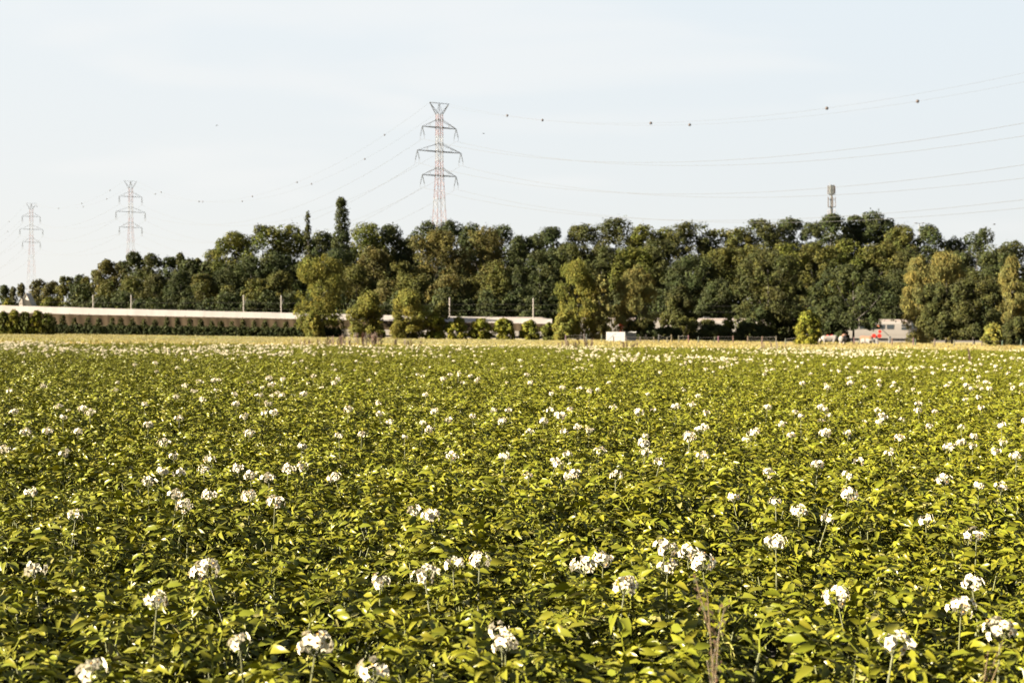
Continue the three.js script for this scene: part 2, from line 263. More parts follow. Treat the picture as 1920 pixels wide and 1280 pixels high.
// --- trees and bushes on this side of the railway
const R = (name, p, d, kind, label, o = {}) => tree(name, p, d, kind, label, o.cat ?? (name.includes('bush') || name.includes('shrub') ? 'bush' : 'tree'), { base: 0.02, style: 'bush', dense: 1.9, core: 0.24, ...o });
R('roadside_tree', [600, 482, 49], 225, 'sallow', 'tall pale green tree interrupting the white net roof', { base: 0.05, style: 'round', hang: true, slim: 0.45 });
R('understorey_bush', [588, 588, 20], 222, 'sallow', 'pale bush at the foot of the tall pale tree');
R('round_bush', [689, 551, 42], 220, 'sallow', 'large round bush right of the tall pale tree', { slim: 0.5 });
R('round_bush', [765, 546, 41], 218, 'sallow', 'large bushy shrub with upright shoots left of the train', { slim: 0.45 });
R('small_tree', [828, 566, 20], 232, 'olive', 'thin small tree in front of the train tail', { base: 0.3, dense: 0.9, core: 0.1 });
[[[815, 588, 23], 'small bush left of the row before the train'], [[857, 597, 24], 'first low bush of the row before the train'], [[900, 598, 24], 'second low bush of the row before the train'], [[945, 599, 24], 'third low bush of the row before the train'], [[993, 602, 22], 'fourth low bush under the train nose doors']].forEach(([p, l]) => R('low_bush', p, 218, 'bright', l, { group: 'low bushes before the train' }));
R('low_bush', [1030, 606, 18], 216, 'lime', 'low bush right below the train nose');
R('feathery_tree', [1083, 492, 46], 214, 'sallow', 'feathery yellow green tree right of the train nose', { hang: true, slim: 0.42 });
R('feathery_tree', [1128, 516, 22], 213, 'willow', 'slim feathery tree against the pale willow');
R('feathery_bush', [1060, 585, 26], 212, 'sallow', 'feathery bush at the foot of the feathery tree');
R('willow', [1192, 500, 48], 216, 'willow', 'pale fan shaped willow behind the white box', { hang: true, slim: 0.35, leaf: 4, base: 0.12 });
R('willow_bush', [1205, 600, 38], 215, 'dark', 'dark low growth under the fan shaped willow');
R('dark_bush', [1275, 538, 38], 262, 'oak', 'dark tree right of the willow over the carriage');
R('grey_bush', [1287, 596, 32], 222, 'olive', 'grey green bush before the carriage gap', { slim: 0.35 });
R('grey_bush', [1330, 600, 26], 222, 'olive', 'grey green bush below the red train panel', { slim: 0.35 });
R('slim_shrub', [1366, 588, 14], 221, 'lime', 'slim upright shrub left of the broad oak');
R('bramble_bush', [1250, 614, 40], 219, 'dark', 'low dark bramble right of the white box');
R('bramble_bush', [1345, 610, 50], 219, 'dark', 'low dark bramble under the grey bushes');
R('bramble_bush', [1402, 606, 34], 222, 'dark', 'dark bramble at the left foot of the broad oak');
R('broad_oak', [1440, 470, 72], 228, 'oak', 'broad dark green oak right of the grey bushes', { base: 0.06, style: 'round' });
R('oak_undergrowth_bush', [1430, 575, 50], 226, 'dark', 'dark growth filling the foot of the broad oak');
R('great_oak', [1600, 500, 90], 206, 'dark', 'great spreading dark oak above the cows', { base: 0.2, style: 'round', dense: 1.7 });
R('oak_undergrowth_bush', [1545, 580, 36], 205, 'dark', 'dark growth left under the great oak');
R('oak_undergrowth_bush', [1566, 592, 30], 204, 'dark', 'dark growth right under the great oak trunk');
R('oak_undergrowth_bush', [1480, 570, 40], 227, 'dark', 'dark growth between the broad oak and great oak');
R('bright_bush', [1517, 586, 28], 168, 'bright', 'bright yellow green bush standing before the great oak');
R('willow', [1722, 484, 34], 236, 'willow', 'pale grey green willow left of the dark twin trees', { hang: true, slim: 0.35, leaf: 4 });
R('willow', [1775, 476, 50], 240, 'willow', 'pale willow rising behind the dark twin trees', { hang: true, slim: 0.35, leaf: 4 });
R('willow', [1898, 484, 34], 214, 'willow', 'tall grey green willow at the picture edge', { hang: true, slim: 0.35, leaf: 4, base: 0.04 });
R('pasture_tree', [1757, 532, 44], 183, 'oak', 'first of the dark twin trees with bare trunk', { base: 0.18, style: 'round', trunkAt: 28 });
R('pasture_tree', [1832, 510, 52], 180, 'oak', 'second and taller of the dark twin trees', { base: 0.17, style: 'round', trunkAt: -6, dense: 1.9 });
R('olive_bush', [1862, 608, 24], 172, 'sallow', 'olive bush on a short stem beside the twin trees', { base: 0.16 });
R('olive_bush', [1906, 596, 26], 190, 'oak', 'dark bush at the picture edge below the willow');
R('yellow_bush', [16, 562, 16], 330, 'bright', 'yellow bush left of the pale pointed gable');
R('yellow_bush', [92, 560, 22], 320, 'lime', 'low yellow green bush right of the pale gable');
// hedge by the left edge, shrub by shrub
[[4, 585, 15], [26, 582, 15], [47, 586, 14], [68, 584, 15], [88, 588, 14]].forEach((p, i) => R('hedge_shrub', p, 214, i % 2 ? 'bright' : 'lime', ['first', 'second', 'third', 'fourth', 'last'][i] + ' yellow green hedge shrub counted from the left edge', { group: 'hedge shrubs at the left edge', slim: 0.5 }));
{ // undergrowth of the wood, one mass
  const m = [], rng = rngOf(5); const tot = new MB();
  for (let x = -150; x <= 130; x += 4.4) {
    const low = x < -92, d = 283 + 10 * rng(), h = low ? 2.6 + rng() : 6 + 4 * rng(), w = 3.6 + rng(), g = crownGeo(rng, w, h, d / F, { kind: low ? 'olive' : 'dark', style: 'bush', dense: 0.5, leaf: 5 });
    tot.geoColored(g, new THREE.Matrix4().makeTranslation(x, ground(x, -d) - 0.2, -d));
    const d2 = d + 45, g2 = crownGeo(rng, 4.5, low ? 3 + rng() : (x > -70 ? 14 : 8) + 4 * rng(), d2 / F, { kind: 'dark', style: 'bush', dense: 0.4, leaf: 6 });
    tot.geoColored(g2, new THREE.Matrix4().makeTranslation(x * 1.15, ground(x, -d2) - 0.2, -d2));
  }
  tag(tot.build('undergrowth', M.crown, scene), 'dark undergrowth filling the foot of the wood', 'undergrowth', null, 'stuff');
}

// ---------------------------------------------------------------- netted orchard at the left
{
  const t = thing('netted_orchard', 'long white net roof over brown side netting along the meadow', 'orchard netting');
  const line = (px) => { const s = clamp((px + 60) / 1100); return { d: mix(238, 226, s), eave: mix(584, 607, Math.pow(s, 0.92)), ridge: mix(569, 597, Math.pow(s, 0.85)), foot: mix(609, 621, s) }; };
  const roof = new MB(), side = new MB(), N = 220; let prev = null;
  const rng = rngOf(77);
  for (let k = 0; k <= N; k++) {
    const px = -60 + 1095 * k / N, q = line(px), sag = Math.abs(Math.sin(k * 0.25)) * 0.25 + noise2(k * 0.12, 3) * 0.7;
    const e = at(px, q.eave + 0.3 * noise2(k * 0.1, 8), q.d), r = at(px, q.ridge + sag, q.d + 9), b = at(px, q.foot + noise2(k * 0.3, 20), q.d - 0.4), mid = e.clone().lerp(r, 0.5); mid.y += 0.25 - 0.2 * sag;
    roof.col = [0.95, 0.87, 0.8].map((v) => v * (0.93 + 0.14 * noise2(k * 0.9, 1)));
    const A = [roof.v(e.x, e.y, e.z), roof.v(mid.x, mid.y, mid.z), roof.v(r.x, r.y, r.z)];
    const w = 0.12 * Math.sin(k * 1.7);
    side.col = [0.14, 0.105, 0.068].map((v) => v * (0.75 + 0.5 * noise2(k * 1.3, 5)));
    const B = [side.v(e.x, e.y - 0.02, e.z + 0.01), side.v((e.x + b.x) / 2, (e.y + b.y) / 2, (e.z + b.z) / 2 + w), side.v(b.x, b.y, b.z)];
    if (prev) { for (const j of [0, 1]) { roof.quad(prev.A[j], A[j], A[j + 1], prev.A[j + 1]); side.quad(prev.B[j], B[j], B[j + 1], prev.B[j + 1]); } }
    prev = { A, B };
  }
  roof.build('roof_net', M.net, t, false); side.build('side_net', M.net, t, false);
  for (let px = -50; px < 1030; px += 36) { const q = line(px), p = at(px, q.eave - 1.5, q.d + 0.2), m = new MB(); m.col = [0.16, 0.13, 0.1]; m.beam(V(p.x, ground(p.x, p.z) - 0.3, p.z), p, 0.07, 0.06, 6); m.build('post', M.bark, t); }
  // slim young trees before the net
  [100, 118, 139, 165, 185, 209, 226, 247, 269, 290, 312, 332, 355, 376, 396, 414, 435, 455, 476, 497, 516, 536, 556, 573].forEach((px, i) => { const r = rngOf(900 + i), q = line(px); tree('young_tree', [px, q.eave + 3 + 5 * r(), 6 + 2.5 * r()], q.d - 5, 'oak', 'slim dark young tree in the row before the brown side net', 'tree', { base: 0.02, style: 'bush', group: 'young trees along the netting', dense: 1.2 }); });
  const hedge = new MB(), rr = rngOf(31);
  for (let px = 96; px < 640; px += 9) { const q = line(px), d = q.d - 6.5, p = at(px, 0, d), gy = ground(p.x, -d), h = EYE + (HZ - (q.foot - 3 + 3 * rr())) * d / F - gy; hedge.geoColored(crownGeo(rr, 9 * d / F, h, d / F, { kind: 'dark', style: 'bush', deep: 0.7, dense: 1.1 }), new THREE.Matrix4().makeTranslation(p.x, gy, -d)); }
  const hg = thing('low_hedge', 'long low dark hedge along the foot of the netting', 'hedge'); hedge.build('foliage', M.crown, hg).userData.kind = 'stuff';
}

// ---------------------------------------------------------------- pylons and their lines
const PY = [V(170, 0, -90), V(-20.9, 0, -409), V(-171.7, 0, -640), V(-257.7, 0, -762), V(-395, 0, -955)];
PY.forEach((p) => { p.y = land(p.x); });
const HP = 66.4, ARMS = [[59.4, 5.9], [52.5, 7.6], [45.6, 5.9]];           // height, half length
const armDir = PY.map((p, i) => { const a = PY[Math.max(0, i - 1)], b = PY[Math.min(4, i + 1)], d = b.clone().sub(a).setY(0).normalize(); return V(-d.z, 0, d.x); });
function pylon(i, label, fine = 1) {
  const t = thing('power_pylon', label, 'pylon', PY[i].toArray(), 'pylons of the power line'), u = armDir[i], f = V(-u.z, 0, u.x);
  const half = (y) => y > 47 ? mix(0.8, 0.72, (y - 47) / 16) : mix(2.9, 0.8, y / 47), reach = [1, 0.94, 0.88, 0.8][i];
  const P = (sx, sf, y, k = half(y)) => V(0, y, 0).addScaledVector(u, sx * k).addScaledVector(f, sf * k);
  const red = [0.33, 0.11, 0.075], white = [0.4, 0.37, 0.36], grey = [0.3, 0.28, 0.27], dark = [0.045, 0.045, 0.045];
  const lv = [0, 6, 11.5, 16.5, 21, 25, 29, 32.5, 36, 39, 42, 45.6, 47.6, 50, 52.5, 54.8, 57, 59.4, 61.6, 63.2];
  const band = (y) => (y >= 37 && y < 50) || y >= 57 ? red : y < 37 && Math.floor(y / 9) % 2 ? [0.42, 0.2, 0.16] : white;
  for (const sx of [-1, 1]) for (const sf of [-1, 1]) { const m = new MB(); for (let k = 0; k + 1 < lv.length; k++) { m.col = band(lv[k]); m.beam(P(sx, sf, lv[k]), P(sx, sf, lv[k + 1]), 0.1 * fine); } m.build('leg', M.steel, t); }
  const br = new MB();
  for (let k = 0; k + 1 < lv.length; k++) for (const [a, b] of [[[-1, -1], [1, -1]], [[1, -1], [1, 1]], [[1, 1], [-1, 1]], [[-1, 1], [-1, -1]]]) {
    br.col = band(lv[k]).map((v, j) => v * 0.6 + grey[j] * 0.4); br.beam(P(...a, lv[k]), P(...b, lv[k + 1]), 0.035 * fine); br.beam(P(...b, lv[k]), P(...a, lv[k + 1]), 0.035 * fine); br.col = grey; if (k % 2 === 0 || lv[k] > 45) br.beam(P(...a, lv[k + 1]), P(...b, lv[k + 1]), 0.04 * fine);
  }
  br.build('lattice_bracing', M.steel, t).userData.kind = 'stuff';
  for (const [y, L] of ARMS) for (const s of [-1, 1]) {
    const m = new MB(), tip = V(0, y, 0).addScaledVector(u, s * L * reach); m.col = dark;
    for (const sf of [-1, 1]) { m.beam(P(s, sf, y), tip, 0.12 * fine); m.col = grey; m.beam(P(s, sf, y + 2.2), tip, 0.07 * fine); m.beam(P(s, sf, y + 2.2).lerp(tip, 0.5), P(s, sf, y).lerp(tip, 0.5), 0.05 * fine); m.col = dark; m.beam(P(s, sf, y - 0.15), P(s, sf, y + 0.2), 0.28 * fine); m.beam(P(s, sf, y + 2.05), P(s, sf, y + 2.35), 0.24 * fine); }
    m.build('cross_arm', M.steel, t);
    for (const e of [-1, 1]) { const q = new MB(); q.col = [0.05, 0.055, 0.055]; const b = tip.clone().addScaledVector(f, e * (i === 1 ? 0.95 : 0.3)).addScaledVector(u, e * 0.15).add(V(0, -2.7, 0)); const a = tip.clone(); for (let k = 0; k < 9; k++) q.beam(a.clone().lerp(b, k / 9 + 0.01), a.clone().lerp(b, k / 9 + 0.085), 0.14, 0.09, 6); const c = b.clone().add(V(0, -0.9, 0)); q.col = grey; q.beam(b, c, 0.05); q.build('insulator', M.paint, t); }
  }
  const pk = new MB(); pk.col = dark;
  for (const s of [-1, 1]) for (const sf of [-1, 1]) { pk.beam(P(s, sf, 63.2), V(0, HP, 0).addScaledVector(u, s * 3.3 * reach), 0.11 * fine); pk.beam(V(0, HP - 0.2, 0).addScaledVector(f, sf * 0.2), P(s, sf, 63.2), 0.07); }
  pk.beam(V(0, HP, 0).addScaledVector(u, -3.4 * reach), V(0, HP, 0).addScaledVector(u, 3.4 * reach), 0.1 * fine); pk.build('earth_wire_peak', M.steel, t);
}
pylon(1, 'tall red and white lattice pylon above the middle of the wood');
pylon(2, 'second lattice pylon, smaller, over the low end of the wood', 0.6);
pylon(3, 'farthest and palest lattice pylon by the pale gable', 0.52);
{
  const SAG = [20.6, 16, 6, 16], spanName = ['span running off to the right', 'span between tall and second pylon', 'span between second and farthest pylon', 'span beyond the farthest pylon'];
  const slots = []; ARMS.forEach(([y, L], r) => { for (const s of [-1, 1]) slots.push([s * L, y - 3.6, ['top', 'middle', 'bottom'][r] + (s < 0 ? ' near side' : ' far side') + ' conductor']); });
  for (const s of [-1, 1]) slots.push([s * 3.3, HP, (s < 0 ? 'near side' : 'far side') + ' earth wire']);
  const balls = { 0: [[7, [951, 1293, 1720]], [6, [1017, 1220, 1550]]], 1: [[6, [721, 557, 473, 373, 291]], [7, [684, 584, 454, 380, 302]]], 2: [[6, [206, 153, 69]], [7, [200, 156, 110]]], 3: [[6, [17]], [7, [14]]] };
  for (let sp = 0; sp < 4; sp++) slots.forEach(([off, y, what], k) => {
    const RE = [1, 0.94, 0.88, 0.8, 0.8], a = PY[sp].clone().addScaledVector(armDir[sp], off * RE[sp]).add(V(0, y, 0)), b = PY[sp + 1].clone().addScaledVector(armDir[sp + 1], off * RE[sp + 1]).add(V(0, y, 0)), N = 48;
    const pos = (t) => a.clone().lerp(b, t).add(V(0, -4 * SAG[sp] * (k > 5 ? 1.1 : k > 3 && sp === 0 ? 0.92 : 1) * t * (1 - t), 0));
    const w = thing(k > 5 ? 'earth_wire' : 'power_conductor', what + ' of the ' + spanName[sp] + (k > 5 ? ', with marker balls' : ''), 'power cable', [0, 0, 0], 'wires of the power line');
    const m = new MB(); m.col = [0.06, 0.06, 0.06]; m.tube(Array.from({ length: N + 1 }, (_, j) => pos(j / N)), k > 5 ? 0.016 : sp ? 0.024 : 0.032, 4); m.build('wire', M.wire, w);
    for (const [slot, xs] of balls[sp]) if (slot === k) for (const px of xs) {
      let lo = 0, hi = 1; const sx = (t) => { const p = pos(t); return 960 - p.x / p.z * F; };
      for (let it = 0; it < 40; it++) { const mid = (lo + hi) / 2; if ((sx(mid) > px) === true) lo = mid; else hi = mid; }
      const p = pos(lo), q = put(new THREE.Mesh(new THREE.SphereGeometry(sp === 0 ? 0.32 : 0.27, 12, 8), new THREE.MeshStandardMaterial({ color: rgb(0.012, 0.006, 0.006), roughness: 0.8 })), 'marker_ball', w); q.position.copy(p);
    }
  });
}

// ---------------------------------------------------------------- phone mast, twin lamp, gable house
{
  const d = 352, px = d / F, b = at(1559, 0, d); b.y = ground(b.x, -d);
  const H = EYE + (HZ - 350) * px - b.y, t = thing('phone_mast', 'pale phone mast with dark antenna panels above the wood', 'mast', b.toArray());
  const yy = (py) => EYE + (HZ - py) * px - b.y;
  let m = new MB(); m.col = [0.06, 0.06, 0.06]; m.beam(V(0, 0, 0), V(0, yy(402), 0), 0.42, 0.34, 12); m.col = [0.1, 0.1, 0.1]; m.beam(V(0, yy(388), 0), V(0, yy(366), 0), 0.3, 0.26, 12); m.build('pole', M.paint, t);
  m = new MB(); m.col = [0.025, 0.035, 0.035]; m.beam(V(0, yy(402), 0), V(0, yy(388), 0), 0.36, 0.32, 12); m.beam(V(0, yy(366), 0), V(0, yy(347), 0), 0.32, 0.3, 12); m.build('pole_sleeve', M.paint, t);
  for (const py of [365, 388, 374]) { m = new MB(); m.col = [0.1, 0.1, 0.1]; for (let k = 0; k < 3; k++) { const a = k * 2.094 + 0.4, a2 = a + 2.094; m.beam(V(0, yy(py), 0), V(Math.cos(a) * 0.95, yy(py), Math.sin(a) * 0.95), 0.07); m.beam(V(Math.cos(a) * 0.95, yy(py), Math.sin(a) * 0.95), V(Math.cos(a2) * 0.95, yy(py), Math.sin(a2) * 0.95), 0.06); } m.build('platform', M.steel, t); }
  for (let k = 0; k < 6; k++) { const a = k * 1.047 + 0.1; m = new MB(); m.col = k % 3 ? [0.02, 0.025, 0.025] : [0.1, 0.07, 0.06]; m.box(Math.cos(a) * 0.85, yy(356), Math.sin(a) * 0.85, 0.2, 1.9 + 0.3 * (k % 2), 0.28, -a); m.build('antenna_panel', M.plain, t); }
  for (let k = 0; k < 5; k++) { const a = k * 1.257 + 0.3; m = new MB(); m.col = [0.16, 0.13, 0.12]; m.beam(V(Math.cos(a) * 0.95, yy(389), Math.sin(a) * 0.95), V(Math.cos(a) * 0.95, yy(369), Math.sin(a) * 0.95), 0.1); m.build('antenna_rod', M.plain, t); }
  for (let k = 0; k < 4; k++) { const a = k * 1.571 + 0.6; m = new MB(); m.col = [0.45, 0.35, 0.32]; m.beam(V(Math.cos(a) * 0.95, yy(430), Math.sin(a) * 0.95), V(Math.cos(a) * 0.9, yy(392), Math.sin(a) * 0.9), 0.06); m.build('cable_ladder', M.plain, t); }
  for (let k = 0; k < 2; k++) { m = new MB(); m.col = [0.4, 0.35, 0.32]; m.beam(V(k ? 0.75 : -0.45, yy(362), 0), V(k ? 0.75 : -0.45, yy(k ? 345 : 343), 0), 0.05); m.build('whip_antenna', M.plain, t); }
}
{
  const d = 345, px = d / F, b = at(1724, 0, d); b.y = ground(b.x, -d); const h = EYE + (HZ - 419) * px - b.y;
  const t = thing('street_lamp', 'twin armed road lamp poking above the wood', 'street lamp', b.toArray());
  let m = new MB(); m.col = [0.1, 0.1, 0.1]; m.beam(V(0, 0, 0), V(0, h, 0), 0.16, 0.09, 8); m.build('pole', M.steel, t);
  for (const s of [-1, 1]) { m = new MB(); m.col = [0.1, 0.1, 0.1]; m.beam(V(0, h, 0), V(s * 0.7, h + 0.1, 0), 0.06); m.build('arm', M.steel, t); m = new MB(); m.col = [0.12, 0.12, 0.12]; m.box(s * 0.85, h + 0.1, 0, 0.75, 0.16, 0.4); m.build('lamp_head', M.plain, t); }
}
{
  const d = 400, px = d / F, b = at(47.5, 0, d); b.y = ground(b.x, -d); const hy = (py) => EYE + (HZ - py) * px - b.y;
  const t = thing('gable_house', 'pale house gable pointing up behind the net roof', 'house', b.toArray());
  const wall = new MB(); wall.col = [0.95, 0.88, 0.78]; const e = 16 * px, ye = hy(583), ya = hy(549.5);
  const A = [wall.v(-e, 0, 0), wall.v(e, 0, 0), wall.v(e, ye, 0), wall.v(0, ya, 0), wall.v(-e, ye, 0)]; wall.tri(A[0], A[1], A[2]); wall.tri(A[0], A[2], A[4]); wall.tri(A[4], A[2], A[3]);
  wall.box(-e + 0.1, ye / 2, -2, 0.2, ye, 4); wall.box(e - 0.1, ye / 2, -2, 0.2, ye, 4); wall.build('wall', M.plain, t);
  for (const s of [-1, 1]) { const m = new MB(); m.col = [0.62, 0.56, 0.5]; const q = [[s * (e + 0.3), ye - 0.5, 0.12], [0, ya + 0.06, 0.12], [0, ya + 0.06, -4.3], [s * (e + 0.3), ye - 0.5, -4.3]].map((v) => m.v(...v)); const q2 = [[s * (e + 0.3), ye - 0.7, 0.12], [0, ya - 0.14, 0.12], [0, ya - 0.14, -4.3], [s * (e + 0.3), ye - 0.7, -4.3]].map((v) => m.v(...v)); m.quad(...q); m.quad(...q2); m.quad(q[0], q[1], q2[1], q2[0]); m.quad(q[2], q[3], q2[3], q2[2]); m.quad(q[0], q[3], q2[3], q2[0]); m.build('roof', M.plain, t); }
  const x = new MB(); x.col = [0.55, 0.48, 0.42]; const l = [[-11, 568.5], [-5.5, 559], [-4, 568.5]].map(([dx, py]) => V(dx * px, hy(py), 0.8)); const k0 = l.map((v) => x.v(v.x, v.y, v.z)), k1 = l.map((v) => x.v(v.x, v.y, v.z - 3)); x.tri(...k0); x.tri(...k1); x.quad(k0[0], k0[1], k1[1], k1[0]); x.quad(k0[1], k0[2], k1[2], k1[1]); x.box(-7.5 * px, hy(575), -0.7, 7 * px, 13 * px, 2.8); x.build('lean_to', M.plain, t);
}

// ---------------------------------------------------------------- trains, masts and wires of the railway
function coach(parent, x0, x1, o) {   // body from x0 to x1 along the track, rounded end at x1 when o.nose
  const W2 = 1.42, top = 3.95, prof = [[0.35, 1.0], [0.6, 1.0], [1.2, 1.02], [2.4, 1.01], [3.1, 0.98], [3.5, 0.9], [3.78, 0.72], [3.92, 0.4], [3.95, 0]];
  const body = new MB(), roof = new MB(), st = []; body.col = [0.52, 0.475, 0.44]; roof.col = [0.34, 0.27, 0.235];
  const L = x1 - x0; for (const s of [0, 0.2, ...(o.nose ? [L - 2.6, L - 1.9, L - 1.2, L - 0.65, L - 0.25, L] : [L - 0.2, L])]) { const n = o.nose ? clamp((s - (L - 2.6)) / 2.6) : 0; st.push([x0 + s, 1 - 0.32 * n * n * n, 1 - 0.4 * n * n * n]); }
  const ring = (m, y0, y1, [x, ky, kw]) => { const r = []; const pts = prof.filter(([y]) => y >= y0 && y <= y1); for (const [y, w] of pts) r.push(m.v(x, railY(x) + 0.35 + (y - 0.35) * ky, RAILZ + W2 * w * kw)); for (const [y, w] of [...pts].reverse()) r.push(m.v(x, railY(x) + 0.35 + (y - 0.35) * ky, RAILZ - W2 * w * kw)); return r; };
  for (const [m, y0, y1] of [[body, 0.35, 3.5], [roof, 3.5, 3.95]]) { let prev; for (const s of st) { const r = ring(m, y0, y1, s); if (prev) for (let k = 0; k + 1 < r.length; k++) m.quad(prev[k], r[k], r[k + 1], prev[k + 1]); else for (let k = 1; k + 1 < r.length; k++) m.tri(r[0], r[k], r[k + 1]); prev = r; } for (let k = 1; k + 1 < prev.length; k++) m.tri(prev[0], prev[k], prev[k + 1]); }
  const c = body.build('carriage', M.paint, parent); roof.build('roof', M.plain, c);
  const sk = new MB(); sk.col = [0.03, 0.04, 0.06]; sk.box((x0 + x1) / 2, railY((x0 + x1) / 2) + 0.2, RAILZ, L - 0.8, 0.34, 2.5); for (const s of [0.18, 0.82]) sk.box(mix(x0, x1, s), railY(x0) + 0.05, RAILZ, 3, 0.5, 2.2); sk.build('underframe', M.plain, c);
  const pane = (x, y, w, h, name = 'window', mat = M.glass) => { const g = new THREE.BoxGeometry(w, h, 0.04); const q = put(new THREE.Mesh(g, mat), name, c); q.position.set(x, railY(x) + y, RAILZ + W2 * 1.015 + 0.005); return q; };
  (o.windows ?? []).forEach((a) => pane(...a));
  (o.red ?? []).forEach(([x, y, w, h, n]) => pane(x, y, w, h, n ?? 'door', new THREE.MeshStandardMaterial({ color: rgb(0.3, 0.015, 0.008), roughness: 0.4 })));
  return c;
}
const tx = (px) => (px - 960) / F * 268.5;
{
  const t = thing('train', 'white train with rounded nose behind the low bushes', 'train');
  coach(t, tx(640), tx(828), {});
  coach(t, tx(832), tx(1036), { nose: true, windows: [[tx(1013.5), 2.35, 0.3, 1.15, 'door_window'], [tx(1020), 2.35, 0.3, 1.15, 'door_window'], [tx(990), 2.5, 1.3, 0.8], [tx(970), 2.5, 1.3, 0.8], [tx(945), 2.5, 1.3, 0.8], [tx(920), 2.5, 1.3, 0.8], [tx(895), 2.5, 1.3, 0.8]] });
  const u = thing('train', 'white train with red panels passing behind the willow and oaks', 'train');
  const row = (a, b, s) => { const r = []; for (let p = a; p <= b; p += s) r.push([tx(p), 2.5, 1.3, 0.85]); return r; };
  coach(u, tx(1085), tx(1252), { red: [[tx(1164), 2.0, 0.5, 2.3], [tx(1171), 1.2, 0.5, 0.8, 'side_panel']], windows: [] });
  coach(u, tx(1256), tx(1484), { red: [[tx(1325), 2.55, 0.75, 0.5, 'side_panel']], windows: [[tx(1390), 1.3, 1.2, 0.4], [tx(1410), 2.5, 1.3, 0.8]] });
  coach(u, tx(1488), tx(1722), { nose: true, windows: [...row(1500, 1680, 17), [tx(1697), 2.75, 1.2, 0.32], [tx(1697), 2.2, 1.2, 0.5], [tx(1712.5), 2.55, 0.55, 0.7, 'cab_window'], [tx(1706.2), 1.9, 0.06, 2.9, 'door_seam']] });
  const hatch = new MB(); hatch.col = [0.03, 0.03, 0.03]; hatch.box(tx(1327), railY(tx(1327)) + 4.05, RAILZ, 1.1, 0.3, 1.2); hatch.build('roof_hatch', M.plain, u);
  // masts with a bracket arm
  [[174, 556, 'railway mast counted first from the left edge'], [245.5, 556, 'railway mast counted second from the left edge'], [456.5, 556, 'pale railway mast third from the left edge'], [527, 557, 'railway mast with double post left of the tall pale tree'], [843, 561, 'railway mast before the train tail, half in leaves'], [1000, 562, 'thin railway mast near the train nose']].forEach(([px, py, l]) => {
    const d = 266, b = at(px, py, d), gy = ground(b.x, -d), m = thing('railway_mast', 'pale ' + l.replace('pale ', ''), 'railway mast', [b.x, gy, -d], 'railway masts');
    let q = new MB(); q.col = [0.3, 0.26, 0.23]; q.beam(V(0, -0.2, 0), V(0, b.y - gy, 0), 0.13, 0.11, 6); q.build('post', M.plain, m);
    q = new MB(); q.col = [0.2, 0.18, 0.17]; q.beam(V(0, b.y - gy - 0.5, 0), V(0, b.y - gy - 0.3, -3.4), 0.05); q.beam(V(0, b.y - gy - 1.6, 0), V(0, b.y - gy - 0.4, -2.6), 0.04); q.build('bracket_arm', M.steel, m);
    q = new MB(); q.col = [0.35, 0.32, 0.3]; q.beam(V(0, b.y - gy, 0), V(0, b.y - gy + 0.35, 0), 0.16, 0.08, 6); q.build('insulator', M.paint, m);
  });
  [[6.35, 'upper overhead wire of the railway running past the dark wood'], [5.2, 'lower overhead wire of the railway running past the dark wood']].forEach(([y, l]) => { const w = thing('overhead_wire', l, 'overhead wire'), m = new MB(); m.col = [0.12, 0.11, 0.1]; const pts = []; for (let x = -150; x <= 150; x += 3) pts.push(V(x, railY(x) + y - 0.15 * Math.sin(Math.PI * ((x + 150) % 50) / 50), RAILZ)); m.tube(pts, 0.014); m.build('wire', M.wire, w); });
  // level crossing: red lamps on a pale post, and a lowered bar
  const xing = (px, py, d, label, big) => {
    const b = at(px, py, d), gy = ground(b.x, -d), s = thing('crossing_signal', label, 'crossing signal', [b.x, gy, -d]), h = b.y - gy, r = big ? 0.28 : 0.2;
    let q = new MB(); q.col = big ? [0.55, 0.52, 0.48] : [0.3, 0.28, 0.26]; q.beam(V(0, 0, 0), V(0, h, 0), big ? 0.16 : 0.07, big ? 0.14 : 0.06, 8); if (big) q.box(-0.15, h * 0.4, 0, 0.42, h * 0.75, 0.3); q.build('post', M.plain, s);
    for (const e of [-1, 1]) { const c = put(new THREE.Mesh(new THREE.CylinderGeometry(r, r, 0.12, 20), new THREE.MeshStandardMaterial({ color: rgb(0.25, 0.011, 0.005), roughness: 0.5 })), 'red_disc', s); c.rotation.x = Math.PI / 2; c.position.set(e * (r + 0.1), h, 0.14); }
    if (big) { const k = put(new THREE.Mesh(new THREE.CylinderGeometry(r * 0.75, r * 0.75, 0.12, 20), new THREE.MeshStandardMaterial({ color: rgb(0.25, 0.011, 0.005), roughness: 0.5 })), 'red_disc', s); k.rotation.x = Math.PI / 2; k.position.set(r + 0.15, h + 0.6, 0.14); }
  };
  xing(1644, 629.5, 196, 'red crossing lamps on a thick pale post right of the cows', true); xing(1556, 630, 200, 'small pair of red crossing lamps above the white cow', false);
  const a = at(1649, 612, 200), e = at(1669, 631, 200), bar = thing('barrier_arm', 'slanting dark crossing bar with a pale tip before the train', 'barrier', [e.x, ground(e.x, -200), -200]);
  let q = new MB(); const gy = ground(e.x, -200); q.col = [0.1, 0.1, 0.1]; q.beam(V(0, e.y - gy, 0), V(a.x - e.x, a.y - gy, 0), 0.06); q.build('arm', M.paint, bar);
  q = new MB(); q.col = [0.8, 0.3, 0.18]; q.beam(V(a.x - e.x, a.y - gy, 0), V((a.x - e.x) * 1.12, (a.y - gy) + 0.13, 0), 0.11); q.build('arm_tip', M.paint, bar);
  q = new MB(); q.col = [0.15, 0.15, 0.15]; q.box(0, (e.y - gy) / 2, 0, 0.3, e.y - gy + 0.1, 0.3); q.build('post', M.plain, bar);
}
